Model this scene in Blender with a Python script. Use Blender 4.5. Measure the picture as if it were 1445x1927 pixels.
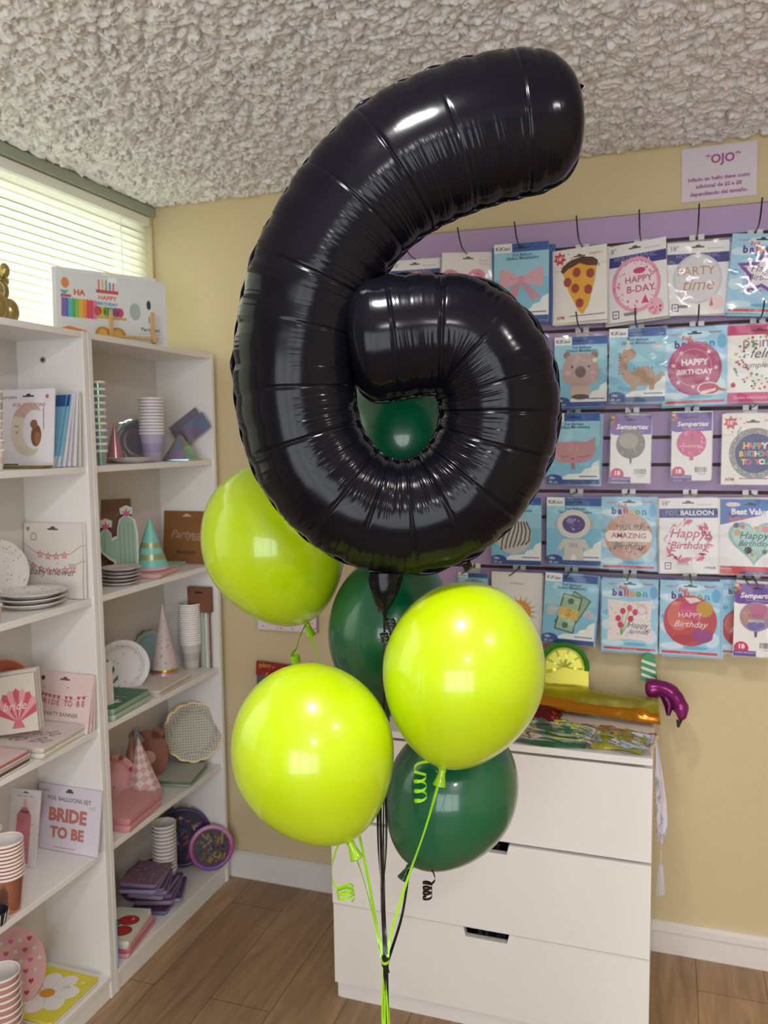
import bpy, math, random
import numpy as np
from mathutils import Vector, Matrix, Quaternion
random.seed(7)
for o in list(bpy.data.objects): bpy.data.objects.remove(o, do_unlink=True)
S = bpy.context.scene
COL = S.collection
PI = math.pi
H = 2.44            # ceiling height

# ------------------------------------------------------------------ camera
CP = Vector((1.7467, -2.6053, 1.605)); YAW, PIT, ROL, FPX = .3306, -.0885, -.013, 1562.18
CF = Vector((-math.sin(YAW)*math.cos(PIT), math.cos(YAW)*math.cos(PIT), math.sin(PIT)))
_r = Vector((math.cos(YAW), math.sin(YAW), 0)); _u = _r.cross(CF)
CR = _r*math.cos(ROL)+_u*math.sin(ROL); CU = -_r*math.sin(ROL)+_u*math.cos(ROL)
cd = bpy.data.cameras.new('camera'); cam = bpy.data.objects.new('camera', cd); COL.objects.link(cam)
cd.sensor_fit = 'VERTICAL'; cd.sensor_height = 36.0; cd.lens = FPX/1927*36.0
cd.clip_start = .02; cd.clip_end = 60
cd.dof.use_dof = True; cd.dof.focus_distance = 1.38; cd.dof.aperture_fstop = 6.5
m = Matrix((CR, CU, -CF)).transposed().to_4x4(); m.translation = CP; cam.matrix_world = m
S.camera = cam
S.view_settings.view_transform = 'Standard'; S.view_settings.look = 'None'
S.view_settings.gamma = 1; S.view_settings.use_curve_mapping = False
S.view_settings.exposure = .02

# ------------------------------------------------------------------ sky and lamps
w = bpy.data.worlds.new('sky'); S.world = w; w.use_nodes = True
bg = w.node_tree.nodes['Background']; bg.inputs[0].default_value = (.86, .95, 1, 1); bg.inputs[1].default_value = 2.2
def area(name, loc, rot, sx, sy, power, col):
    l = bpy.data.lights.new(name, 'AREA'); l.shape = 'RECTANGLE'; l.size = sx; l.size_y = sy; l.energy = power; l.color = col
    o = bpy.data.objects.new(name, l); COL.objects.link(o); o.location = loc; o.rotation_euler = rot; return o
area('daylight_side_window', (-.5, -1.1, 1.75), (0, -PI/2, 0), 1.5, 2.3, 52, (.92, 1.0, .92))
area('daylight_side_door', (-.35, -2.775, 1.2), (0, -PI/2, 0), 1.7, .4, 30, (.95, 1, .97))
area('daylight_shop_front', (2.0, -5.0, 1.45), (PI/2, 0, 0), 2.6, 2.0, 62, (.92, .95, 1))

# ------------------------------------------------------------------ helpers
def ray(px, py): return CF + CR*((px-722.5)/FPX) - CU*((py-963.5)/FPX)
def onx(px, py, x): d = ray(px, py); return CP + d*((x-CP.x)/d.x)
def ony(px, py, y): d = ray(px, py); return CP + d*((y-CP.y)/d.y)
def ondist(px, py, t): return CP + ray(px, py).normalized()*t
def mpp(P): return (Vector(P)-CP).dot(CF)/FPX

def lin(h):
    h = h.lstrip('#'); h = ''.join(q*2 for q in h) if len(h) == 3 else h; c = [int(h[i:i+2], 16)/255 for i in (0, 2, 4)]
    return tuple(x/12.92 if x <= .04045 else ((x+.055)/1.055)**2.4 for x in c)+(1,)
_M = {}
def mat(h, rough=.5, metal=0., coat=0., spec=.5, name=None):
    k = (h, rough, metal, coat, spec)
    if k in _M: return _M[k]
    m = bpy.data.materials.new(name or 'colour_'+h.lstrip('#')); m.use_nodes = True
    b = m.node_tree.nodes['Principled BSDF']
    b.inputs['Base Color'].default_value = lin(h); b.inputs['Roughness'].default_value = rough
    b.inputs['Metallic'].default_value = metal; b.inputs['Coat Weight'].default_value = coat
    b.inputs['Coat Roughness'].default_value = .08; b.inputs['Specular IOR Level'].default_value = spec
    _M[k] = m; return m
def nodemat(name, rough=.5):
    m = bpy.data.materials.new(name); m.use_nodes = True; nt = m.node_tree
    b = nt.nodes['Principled BSDF']; b.inputs['Roughness'].default_value = rough
    def N(t, **kw):
        n = nt.nodes.new(t)
        for k, v in kw.items():
            if k.startswith('i_'): n.inputs[k[2:].replace('_', ' ')].default_value = v
            else: setattr(n, k, v)
        return n
    def L(a, b_): nt.links.new(a, b_)
    return m, nt, b, N, L

class MB:
    """collects shapes and links them as one mesh object"""
    def __init__(s): s.v = []; s.f = []; s.mi = []; s.ms = []; s.T = Matrix()
    def slot(s, m):
        if m not in s.ms: s.ms.append(m)
        return s.ms.index(m)
    def add(s, vs, fs, m):
        n = len(s.v); k = s.slot(m); T = s.T
        s.v += [tuple(T @ Vector(p)) for p in vs]; s.f += [tuple(i+n for i in f) for f in fs]; s.mi += [k]*len(fs); return s
    def box(s, a, b, m, bev=0.):
        x0, y0, z0 = a; x1, y1, z1 = b
        if bev <= 0:
            vs = [(x, y, z) for z in (z0, z1) for y in (y0, y1) for x in (x0, x1)]
            return s.add(vs, [(0, 2, 3, 1), (4, 5, 7, 6), (0, 1, 5, 4), (2, 6, 7, 3), (0, 4, 6, 2), (1, 3, 7, 5)], m)
        e = bev; vs = []; 
        for z, ins in ((z0, e), (z0+e, 0), (z1-e, 0), (z1, e)):
            i = ins; c = e
            vs += [(x0+i+c, y0+i, z), (x1-i-c, y0+i, z), (x1-i, y0+i+c, z), (x1-i, y1-i-c, z), (x1-i-c, y1-i, z), (x0+i+c, y1-i, z), (x0+i, y1-i-c, z), (x0+i, y0+i+c, z)]
        fs = [tuple(reversed(range(8))), tuple(range(24, 32))]
        for r in range(3):
            for k in range(8): fs.append((r*8+k, r*8+(k+1) % 8, r*8+8+(k+1) % 8, r*8+8+k))
        return s.add(vs, fs, m)
    def prism(s, pts, y0, y1, m):          # polygon in local xz, extruded in y
        n = len(pts); vs = [(p[0], y0, p[1]) for p in pts]+[(p[0], y1, p[1]) for p in pts]
        fs = [tuple(range(n)), tuple(reversed(range(n, 2*n)))]+[(i, i+n, (i+1) % n+n, (i+1) % n) for i in range(n)]
        return s.add(vs, fs, m)
    def prismz(s, pts, z0, z1, m):
        n = len(pts); vs = [(p[0], p[1], z0) for p in pts]+[(p[0], p[1], z1) for p in pts]
        fs = [tuple(reversed(range(n))), tuple(range(n, 2*n))]+[(i, (i+1) % n, (i+1) % n+n, i+n) for i in range(n)]
        return s.add(vs, fs, m)
    def lathe(s, prof, m, n=40, sy=1., cap=False):
        vs = []; fs = []
        for r, z in prof:
            for k in range(n): a = 2*PI*k/n; vs.append((r*math.cos(a), r*math.sin(a)*sy, z))
        for i in range(len(prof)-1):
            for k in range(n): fs.append((i*n+k, i*n+(k+1) % n, (i+1)*n+(k+1) % n, (i+1)*n+k))
        if cap: fs.append(tuple(reversed(range(n)))); fs.append(tuple(range((len(prof)-1)*n, len(prof)*n)))
        return s.add(vs, fs, m)
    def tube(s, pts, r, m, n=8):
        P = [Vector(p) for p in pts]; R = r if isinstance(r, (list, tuple)) else [r]*len(P); vs = []; fs = []
        t = (P[1]-P[0]).normalized(); u = t.orthogonal().normalized()
        for i, p in enumerate(P):
            t = (P[min(i+1, len(P)-1)]-P[max(i-1, 0)]).normalized(); u = (u-t*u.dot(t)).normalized(); v = t.cross(u)
            for k in range(n): a = 2*PI*k/n; vs.append(p+(u*math.cos(a)+v*math.sin(a))*R[i])
        for i in range(len(P)-1):
            for k in range(n): fs.append((i*n+k, i*n+(k+1) % n, (i+1)*n+(k+1) % n, (i+1)*n+k))
        fs += [tuple(reversed(range(n))), tuple(range(len(vs)-n, len(vs)))]
        return s.add(vs, fs, m)
    def strip(s, pts, wv, w, m, th=.0003):   # flat ribbon; wv gives the width direction at each point
        P = [Vector(p) for p in pts]; vs = []; fs = []
        for i, p in enumerate(P):
            t = (P[min(i+1, len(P)-1)]-P[max(i-1, 0)]).normalized(); d = Vector(wv(i/(len(P)-1)) if callable(wv) else wv)
            d = (d-t*d.dot(t)).normalized(); nn = t.cross(d)
            for a, b in ((-1, -1), (1, -1), (1, 1), (-1, 1)): vs.append(p+d*(a*w/2)+nn*(b*th/2))
        for i in range(len(P)-1):
            for k in range(4): fs.append((i*4+k, i*4+(k+1) % 4, i*4+4+(k+1) % 4, i*4+4+k))
        fs += [(0, 3, 2, 1), tuple(range(len(vs)-4, len(vs)))]
        return s.add(vs, fs, m)
    def grid(s, P, m, wrapu=False, wrapv=False):  # P[i][j]
        nu, nv = len(P), len(P[0]); vs = [q for r in P for q in r]; fs = []
        for i in range(nu if wrapu else nu-1):
            for j in range(nv if wrapv else nv-1):
                fs.append((i*nv+j, i*nv+(j+1) % nv, ((i+1) % nu)*nv+(j+1) % nv, ((i+1) % nu)*nv+j))
        return s.add(vs, fs, m)
    def build(s, name, parent=None, loc=(0, 0, 0), rot=(0, 0, 0), smooth=False, angle=40):
        me = bpy.data.meshes.new(name); me.from_pydata(s.v, [], s.f)
        for m in s.ms: me.materials.append(m)
        me.polygons.foreach_set('material_index', s.mi)
        if smooth:
            me.polygons.foreach_set('use_smooth', [True]*len(s.f))
            if angle: me.set_sharp_from_angle(angle=math.radians(angle))
        me.validate(); me.update()
        o = bpy.data.objects.new(name, me); COL.objects.link(o)
        o.location = loc; o.rotation_euler = rot
        if parent: o.parent = parent
        return o
def tag(o, label=None, cat=None, group=None, kind=None):
    for k, v in (('label', label), ('category', cat), ('group', group), ('kind', kind)):
        if v: o[k] = v
    return o
def empty(name, loc=(0, 0, 0), rot=(0, 0, 0)):
    o = bpy.data.objects.new(name, None); COL.objects.link(o); o.location = loc; o.rotation_euler = rot; o.empty_display_size = .05; return o
def dup(o, loc=None, rot=None, label=None, group=None):
    c = o.copy(); COL.objects.link(c)
    if loc is not None: c.location = loc
    if rot is not None: c.rotation_euler = rot
    if label: c['label'] = label
    if group: c['group'] = group
    for ch in list(o.children):
        d = ch.copy(); COL.objects.link(d); d.parent = c
        for g in list(ch.children): e = g.copy(); COL.objects.link(e); e.parent = d
    return c

_T = {}
def textmesh(s, shear=0., bold=0.):
    k = (s, shear, bold)
    if k not in _T:
        c = bpy.data.curves.new('t', 'FONT'); c.body = s; c.size = 1; c.shear = shear; c.offset = bold; c.resolution_u = 2
        c.align_x = 'CENTER'; c.align_y = 'CENTER'
        o = bpy.data.objects.new('t', c); COL.objects.link(o); bpy.context.view_layer.update()
        me = bpy.data.meshes.new_from_object(o)
        vs = [tuple(v.co[:2]) for v in me.vertices]; fs = [tuple(p.vertices) for p in me.polygons]
        bpy.data.objects.remove(o, do_unlink=True); bpy.data.curves.remove(c); bpy.data.meshes.remove(me)
        w_ = max(v[0] for v in vs)-min(v[0] for v in vs) if vs else 1
        _T[k] = (vs, fs, w_)
    return _T[k]

class Art:
    """printed front of a card; u,v in card widths, u from -.5 to .5, v from 0 up; printed on the face towards local -y"""
    def __init__(s, w, h, t=.003, base='#f0ecec', rough=.45):
        s.w = w; s.h = h; s.t = t; s.H = h/w; s.k = 1; s.mb = MB(); s.r = rough
        s.mb.box((-w/2, -t/2, 0), (w/2, t/2, h), mat(base, rough))
    def y(s): return -s.t/2-.00006*s.k
    def nxt(s): s.k += 1; return s
    def raw(s, pts, col, rough=None):
        y = s.y(); w = s.w
        s.mb.add([(u*w, y, v*w) for u, v in pts], [tuple(range(len(pts)))], mat(col, rough if rough is not None else s.r)); return s
    def poly(s, pts, col, rough=None, keep=False):
        pts = clip(pts, -.498, .498, .004, s.H-.004)
        if len(pts) > 2: s.raw(pts, col, rough)
        if not keep: s.k += 1
        return s
    def rect(s, a, b, c, d, col, **k): return s.poly([(a, b), (c, b), (c, d), (a, d)], col, **k)
    def ell(s, u, v, ru, rv, col, n=28, rot=0, **k):
        c, q = math.cos(rot), math.sin(rot)
        return s.poly([(u+ru*math.cos(2*PI*i/n)*c-rv*math.sin(2*PI*i/n)*q, v+ru*math.cos(2*PI*i/n)*q+rv*math.sin(2*PI*i/n)*c) for i in range(n)], col, **k)
    def star(s, u, v, r, col, n=5, q=.45, rot=0, **k):
        return s.poly([(u+(r if i % 2 == 0 else r*q)*math.sin(PI*i/n+rot), v+(r if i % 2 == 0 else r*q)*math.cos(PI*i/n+rot)) for i in range(2*n)], col, **k)
    def heart(s, u, v, r, col, **k): return s.poly([(u+r*x, v+r*z) for x, z in HEART], col, **k)
    def line(s, pts, wd, col, **k):
        y = s.y(); n = len(pts); L = []; R = []
        for i in range(n):
            a = Vector(pts[max(i-1, 0)]); b = Vector(pts[min(i+1, n-1)]); d = (b-a).normalized(); q = Vector((-d.y, d.x))*wd/2; p = Vector(pts[i]); L.append(p+q); R.append(p-q)
        vs = [(p.x*s.w, y, p.y*s.w) for p in R+L]
        s.mb.add(vs, [(i, i+1, n+i+1, n+i) for i in range(n-1)], mat(col, s.r)); s.k += 1; return s
    def ring(s, u, v, ru, rv, wd, col, n=40): return s.line([(u+ru*math.cos(2*PI*i/n), v+rv*math.sin(2*PI*i/n)) for i in range(n+1)], wd, col)
    def text(s, st, u, v, size, col, shear=0., bold=0., rot=0., fit=None):
        vs, fs, tw = textmesh(st, shear, bold); y = s.y(); sc = size if fit is None else min(size, fit/tw)
        c, q = math.cos(rot), math.sin(rot)
        s.mb.add([((u+(a*c-b*q)*sc)*s.w, y, (v+(a*q+b*c)*sc)*s.w) for a, b in vs], fs, mat(col, s.r)); s.k += 1; return s
    def dots(s, n, u0, v0, u1, v1, r, cols, inside=None, shape='e'):
        for _ in range(n):
            for _t in range(20):
                u = random.uniform(u0, u1); v = random.uniform(v0, v1)
                if inside is None or inside(u, v): break
            else: continue
            c = random.choice(cols); rr = r*random.uniform(.6, 1.2)
            if shape == 'e': s.ell(u, v, rr, rr, c, n=7, keep=True)
            elif shape == 'h': s.heart(u, v, rr, c, keep=True)
            elif shape == 's': s.star(u, v, rr, c, keep=True)
            else: a = random.uniform(0, PI); s.ell(u, v, rr*2, rr*.5, c, n=8, rot=a, keep=True)
        s.k += 1; return s
    def slot(s, v=None, wd=.13, hang='#2a2a2e'):
        v = s.H-.07 if v is None else v
        return s.poly([(-wd, v-.012), (wd, v-.012), (wd, v+.012), (.045, v+.014), (.03, v+.04), (-.03, v+.04), (-.045, v+.014), (-wd, v+.012)], hang)
def clip(P, x0, x1, y0, y1):
    for ax, val, sg in ((0, x0, 1), (0, x1, -1), (1, y0, 1), (1, y1, -1)):
        out = []
        for i in range(len(P)):
            a, b = P[i-1], P[i]; ia = (a[ax]-val)*sg >= 0; ib = (b[ax]-val)*sg >= 0
            if ia != ib:
                t = (val-a[ax])/(b[ax]-a[ax]); out.append((a[0]+(b[0]-a[0])*t, a[1]+(b[1]-a[1])*t))
            if ib: out.append(b)
        P = out
        if not P: break
    return P
HEART = []
for i in range(28):
    a = 2*PI*i/28; HEART.append((16*math.sin(a)**3/17, (13*math.cos(a)-5*math.cos(2*a)-2*math.cos(3*a)-math.cos(4*a))/17))

# clear film: thin glossy wrap, see-through
def filmmat():
    m, nt, b, N, L = nodemat('clear_film'); nt.nodes.remove(b)
    g = N('ShaderNodeBsdfGlossy'); g.inputs['Roughness'].default_value = .09
    t = N('ShaderNodeBsdfTransparent'); t.inputs[0].default_value = (.985, .985, .99, 1)
    fr = N('ShaderNodeFresnel'); fr.inputs[0].default_value = 1.36
    mx = N('ShaderNodeMixShader'); nz = N('ShaderNodeTexNoise'); nz.inputs['Scale'].default_value = 14; nz.inputs['Detail'].default_value = 1.5
    bp = N('ShaderNodeBump'); bp.inputs['Strength'].default_value = .35; bp.inputs['Distance'].default_value = .007
    tc = N('ShaderNodeTexCoord'); oi = N('ShaderNodeObjectInfo'); ad = N('ShaderNodeVectorMath', operation='ADD')
    L(tc.outputs['Object'], ad.inputs[0]); L(oi.outputs['Location'], ad.inputs[1]); L(ad.outputs[0], nz.inputs['Vector'])
    L(nz.outputs['Fac'], bp.inputs['Height']); L(bp.outputs[0], g.inputs['Normal']); L(bp.outputs[0], fr.inputs['Normal'])
    L(fr.outputs[0], mx.inputs[0]); L(t.outputs[0], mx.inputs[1]); L(g.outputs[0], mx.inputs[2])
    L(mx.outputs[0], nt.nodes['Material Output'].inputs[0]); return m
FILM = filmmat()
WHITE = mat('#efecea', .35, name='white_laminate')
# ------------------------------------------------------------------ room shell
def wallmat():
    m, nt, b, N, L = nodemat('cream_paint', .6)
    g = N('ShaderNodeNewGeometry'); nz = N('ShaderNodeTexNoise', i_Scale=28., i_Detail=5.); bp = N('ShaderNodeBump', i_Strength=.35, i_Distance=.004)
    b.inputs['Base Color'].default_value = lin('#d5c49d')
    L(g.outputs['Position'], nz.inputs['Vector']); L(nz.outputs['Fac'], bp.inputs['Height']); L(bp.outputs[0], b.inputs['Normal']); return m
def ceilmat():
    m, nt, b, N, L = nodemat('stomped_plaster', .75)
    b.inputs['Base Color'].default_value = lin('#eeecf0'); return m
def floormat():
    m, nt, b, N, L = nodemat('oak_laminate', .42)
    g = N('ShaderNodeNewGeometry'); mp = N('ShaderNodeMapping'); mp.inputs['Rotation'].default_value = (0, 0, PI/2); mp.inputs['Location'].default_value = (.62, .05, 0)
    br = N('ShaderNodeTexBrick'); br.inputs['Scale'].default_value = 1; br.inputs['Brick Width'].default_value = 1.25; br.inputs['Row Height'].default_value = .19
    br.inputs['Mortar Size'].default_value = .0012; br.inputs['Mortar Smooth'].default_value = .1; br.offset = .37
    br.inputs['Color1'].default_value = lin('#b09272'); br.inputs['Color2'].default_value = lin('#9b7d60'); br.inputs['Mortar'].default_value = lin('#5b4433')
    L(g.outputs['Position'], mp.inputs[0]); L(mp.outputs[0], br.inputs['Vector'])
    st = N('ShaderNodeMapping'); st.inputs['Scale'].default_value = (13, 1.3, 1); L(g.outputs['Position'], st.inputs[0])
    nz = N('ShaderNodeTexNoise', i_Scale=1.6, i_Detail=9., i_Roughness=.62, i_Distortion=1.6); L(st.outputs[0], nz.inputs['Vector'])
    rp = N('ShaderNodeValToRGB'); rp.color_ramp.elements[0].position = .32; rp.color_ramp.elements[0].color = (.66, .62, .6, 1); rp.color_ramp.elements[1].position = .68; rp.color_ramp.elements[1].color = (1.1, 1.08, 1.06, 1)
    L(nz.outputs['Fac'], rp.inputs[0])
    mx = N('ShaderNodeMix', data_type='RGBA', blend_type='MULTIPLY'); mx.inputs[0].default_value = 1
    L(br.outputs['Color'], mx.inputs[6]); L(rp.outputs[0], mx.inputs[7]); L(mx.outputs[2], b.inputs['Base Color'])
    bp = N('ShaderNodeBump', i_Strength=.15, i_Distance=.001); L(nz.outputs['Fac'], bp.inputs['Height']); L(bp.outputs[0], b.inputs['Normal']); return m
WALL = wallmat(); CEIL = ceilmat(); FLOOR = floormat(); TRIM = mat('#e9e4e2', .4)
RX, RY = 3.7, -4.6
def struct(mb, name, **k): return tag(mb.build(name, **k), kind='structure')
struct(MB().box((-.15, RY-.15, -.1), (RX+.15, .15, 0), FLOOR), 'floor')
struct(MB().box((-.15, 0, 0), (RX+.15, .15, H), WALL), 'wall_back')
struct(MB().box((RX, RY, 0), (RX+.15, 0, H), WALL), 'wall_right')
WY0, WY1, WZ0, WZ1 = -2.15, -.012, 1.05, 2.395
DY0, DY1 = -3.05, -2.5
b = MB()
b.box((-.15, RY, 0), (0, DY0, H), WALL); b.box((-.15, DY1, 0), (0, 0, WZ0), WALL); b.box((-.15, DY0, 2.1), (0, DY1, H), WALL)
b.box((-.15, DY1, WZ0), (0, WY0, H), WALL); b.box((-.15, WY0, WZ1), (0, WY1, H), WALL); b.box((-.15, WY1, WZ0), (0, 0, H), WALL)
struct(b, 'wall_left')
b = MB()
b.box((-.15, RY-.15, 0), (.7, RY, H), WALL); b.box((3.3, RY-.15, 0), (RX+.15, RY, H), WALL); b.box((.7, RY-.15, 0), (3.3, RY, .45), WALL); b.box((.7, RY-.15, 2.25), (3.3, RY, H), WALL)
struct(b, 'wall_front')
# ceiling: plaster stomped into overlapping ridges, real relief where it is near the camera
def vnoise(x, y, seed):
    rs = np.random.RandomState(seed); T = rs.rand(256, 256)
    xi = np.floor(x).astype(int); yi = np.floor(y).astype(int); fx = x-xi; fy = y-yi; fx = fx*fx*(3-2*fx); fy = fy*fy*(3-2*fy)
    a = T[xi % 256, yi % 256]; b_ = T[(xi+1) % 256, yi % 256]; c = T[xi % 256, (yi+1) % 256]; d = T[(xi+1) % 256, (yi+1) % 256]
    return (a*(1-fx)+b_*fx)*(1-fy)+(c*(1-fx)+d*fx)*fy
def worley(x, y, seed):
    rs = np.random.RandomState(seed); TX = rs.rand(256, 256); TY = rs.rand(256, 256); TH = rs.rand(256, 256)
    xi = np.floor(x).astype(int); yi = np.floor(y).astype(int); d1 = np.full(x.shape, 9.); hh = np.zeros(x.shape); sl = np.zeros(x.shape)
    for i in (-1, 0, 1):
        for j in (-1, 0, 1):
            cx = (xi+i) % 256; cy = (yi+j) % 256
            dx = xi+i+TX[cx, cy]-x; dy = yi+j+TY[cx, cy]-y; d = np.sqrt(dx*dx+dy*dy); k = d < d1
            a = TH[cx, cy]*6.28; d1 = np.where(k, d, d1); hh = np.where(k, TH[cx, cy], hh); sl = np.where(k, dx*np.cos(a)+dy*np.sin(a), sl)
    return d1, hh, sl
xs_ = np.arange(-.0, 2.75, .003); ys_ = np.arange(-2.15, .0015, .003)
X, Y = np.meshgrid(xs_, ys_, indexing='ij')
wx = X+.012*(vnoise(X*45, Y*45, 1)-.5)+.02*(vnoise(X*14, Y*14, 2)-.5); wy = Y+9+.012*(vnoise(X*45, Y*45, 3)-.5)+.02*(vnoise(X*14, Y*14, 4)-.5)
d1, h1, s1 = worley(wx*33, wy*33, 5); d2, h2, s2 = worley(wx*88, wy*88, 6)
Z = .0145*(.5*(1-d1)+.9*s1+.5*h1)+.0062*(.5*(1-d2)+.8*s2+.4*h2)+.0022*(1-np.abs(2*vnoise(wx*120, wy*120, 8)-1))**2+.002*vnoise(X*210, Y*210, 11)+.004*(vnoise(X*8, Y*8, 9))
e = np.minimum(1, np.minimum(np.maximum(X, 0)/.03, np.maximum(-Y, 0)/.03)); Z *= .35+.65*e
me = bpy.data.meshes.new('ceiling'); nx, ny = X.shape
co = np.stack([X, Y, H-Z], -1).reshape(-1, 3); idx = np.arange(nx*ny).reshape(nx, ny)
q = np.stack([idx[:-1, :-1], idx[:-1, 1:], idx[1:, 1:], idx[1:, :-1]], -1).reshape(-1, 4)
base = len(co); ex = np.array([(-.15, RY-.15, H), (RX+.15, RY-.15, H), (RX+.15, .15, H), (-.15, .15, H), (-.15, RY-.15, H+.15), (RX+.15, RY-.15, H+.15), (RX+.15, .15, H+.15), (-.15, .15, H+.15)])
co = np.concatenate([co, ex]); q = np.concatenate([q, np.array([(0, 3, 2, 1), (4, 5, 6, 7), (0, 1, 5, 4), (1, 2, 6, 5), (2, 3, 7, 6), (3, 0, 4, 7)])+base])
me.vertices.add(len(co)); me.vertices.foreach_set('co', co.astype(np.float32).ravel())
me.loops.add(q.size); me.loops.foreach_set('vertex_index', q.astype(np.int32).ravel())
me.polygons.add(len(q)); me.polygons.foreach_set('loop_start', np.arange(0, q.size, 4, dtype=np.int32))
me.update(calc_edges=True); me.validate(); me.polygons.foreach_set('use_smooth', [i < len(q)-6 for i in range(len(q))]); me.materials.append(CEIL)
o = bpy.data.objects.new('ceiling', me); COL.objects.link(o); tag(o, kind='structure')
# baseboards: stepped profile
def baseb(name, x0, x1, y):
    b = MB(); b.box((x0, y-.012, 0), (x1, y, .078), TRIM); b.prism([(0, 0)], 0, 0, TRIM) if 0 else None
    b.add([(x0, y-.02, .074), (x1, y-.02, .074), (x1, y-.02, .094), (x0, y-.02, .094), (x0, y-.008, .102), (x1, y-.008, .102), (x0, y, .102), (x1, y, .102), (x0, y, .074), (x1, y, .074)],
          [(0, 1, 2, 3), (3, 2, 5, 4), (4, 5, 7, 6), (0, 8, 9, 1), (0, 3, 4, 6, 8), (1, 9, 7, 5, 2)], TRIM)
    return tag(b.build(name), kind='structure')
baseb('baseboard_back', 0, RX, 0)
o = baseb('baseboard_right', RY, 0, 0); o.rotation_euler = (0, 0, -PI/2); o.location = (RX, 0, 0); o.scale = (-1, 1, 1)
# window behind the shelves
b = MB(); fr = mat('#dfe6e0', .4)
b.box((-.13, WY0, WZ0), (-.09, WY1, WZ0+.05), fr); b.box((-.13, WY0, WZ1-.05), (-.09, WY1, WZ1), fr)
for y in (WY0, -1.08, WY1-.05): b.box((-.13, y, WZ0), (-.09, y+.05, WZ1), fr)
win = struct(b, 'window_1')
gl, nt, bb, N, L = nodemat('window_glass', .0); nt.nodes.remove(bb)
t_ = N('ShaderNodeBsdfTransparent'); g_ = N('ShaderNodeBsdfGlossy'); g_.inputs['Roughness'].default_value = .02; f_ = N('ShaderNodeFresnel'); mx = N('ShaderNodeMixShader')
L(f_.outputs[0], mx.inputs[0]); L(t_.outputs[0], mx.inputs[1]); L(g_.outputs[0], mx.inputs[2]); L(mx.outputs[0], nt.nodes['Material Output'].inputs[0]); GLASS = gl
MB().box((-.115, WY0+.05, WZ0+.05), (-.110, WY1-.05, WZ1-.05), GLASS).build('glass_pane', parent=win)
MB().box((-.15, WY0, WZ0-.02), (.0, WY1, WZ0), TRIM).build('window_sill', parent=win)
struct(MB().box((0, -2.2, 2.395), (.012, -.0, 2.425), mat('#a9b3a4', .6)), 'shaded_lintel')  # wall lintel above the blind, its shade put into the grey-green colour
# shop front window and glazed side door, both behind the camera
b = MB(); dk = mat('#3c3c3e', .4)
b.box((.7, RY-.1, .45), (3.3, RY-.05, .5), dk); b.box((.7, RY-.1, 2.2), (3.3, RY-.05, 2.25), dk)
for x in (.7, 1.55, 2.4, 3.25): b.box((x, RY-.1, .45), (x+.05, RY-.05, 2.25), dk)
w2 = struct(b, 'window_2'); MB().box((.75, RY-.08, .5), (3.25, RY-.074, 2.2), GLASS).build('glass_pane', parent=w2)
b = MB()
b.box((-.1, DY0, 0), (-.05, DY1, .25), WHITE); b.box((-.1, DY0, 2.0), (-.05, DY1, 2.1), WHITE)
for y in (DY0, DY1-.12): b.box((-.1, y, 0), (-.05, y+.12, 2.1), WHITE)
d1_ = struct(b, 'door_1'); MB().box((-.08, DY0+.12, .25), (-.074, DY1-.12, 2.0), GLASS).build('glass_pane', parent=d1_)

# mini blind
def slatmat():
    m, nt, b, N, L = nodemat('blind_vinyl', .4); nt.nodes.remove(b)
    d = N('ShaderNodeBsdfDiffuse'); d.inputs[0].default_value = lin('#f4f3e6'); t = N('ShaderNodeBsdfTranslucent'); t.inputs[0].default_value = lin('#f2f2dc')
    mx = N('ShaderNodeMixShader'); mx.inputs[0].default_value = .34; L(d.outputs[0], mx.inputs[1]); L(t.outputs[0], mx.inputs[2]); L(mx.outputs[0], nt.nodes['Material Output'].inputs[0]); return m
SL = slatmat(); BY0, BY1 = -2.13, -.02
blind = tag(empty('window_blind', (-.02, (BY0+BY1)/2, WZ0)), 'closed white mini blind over the window behind the bookcases', 'blind')
L_ = (BY1-BY0)/2
def slat():
    b = MB(); P = []
    for i in range(6):
        t = (i/5-.5)*2; a = math.radians(66); c = .0025*(1-t*t)
        x = t*.0145*math.cos(a)+c*math.sin(a); z = -t*.0145*math.sin(a)+c*math.cos(a); P.append([(x, -L_, z), (x, L_, z)])
    return b.grid(P, SL).build('slat', parent=blind, smooth=True)
s0 = slat(); s0.location = (0, 0, WZ1-.048-WZ0)
k = 1
while WZ1-.048-k*.0245-WZ0 > .03:
    c = s0.copy(); COL.objects.link(c); c.parent = blind; c.location = (0, 0, WZ1-.048-k*.0245-WZ0); k += 1
MB().box((-.018, -L_, WZ1-WZ0-.034), (.018, L_, WZ1-WZ0-.004), mat('#fbfbf7', .3)).build('headrail', parent=blind)
MB().box((-.012, -L_, .004), (.012, L_, .018), mat('#f6f6ee', .4)).build('bottom_rail', parent=blind)
for y in (-.18, -1.0, -1.8):
    b = MB()
    for dx in (-.013, .013): b.tube([(dx, y-(BY0+BY1)/2, .01), (dx, y-(BY0+BY1)/2, WZ1-WZ0-.03)], .0016, mat('#ffffff', .6), n=6)
    b.build('ladder_cord', parent=blind)
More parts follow.
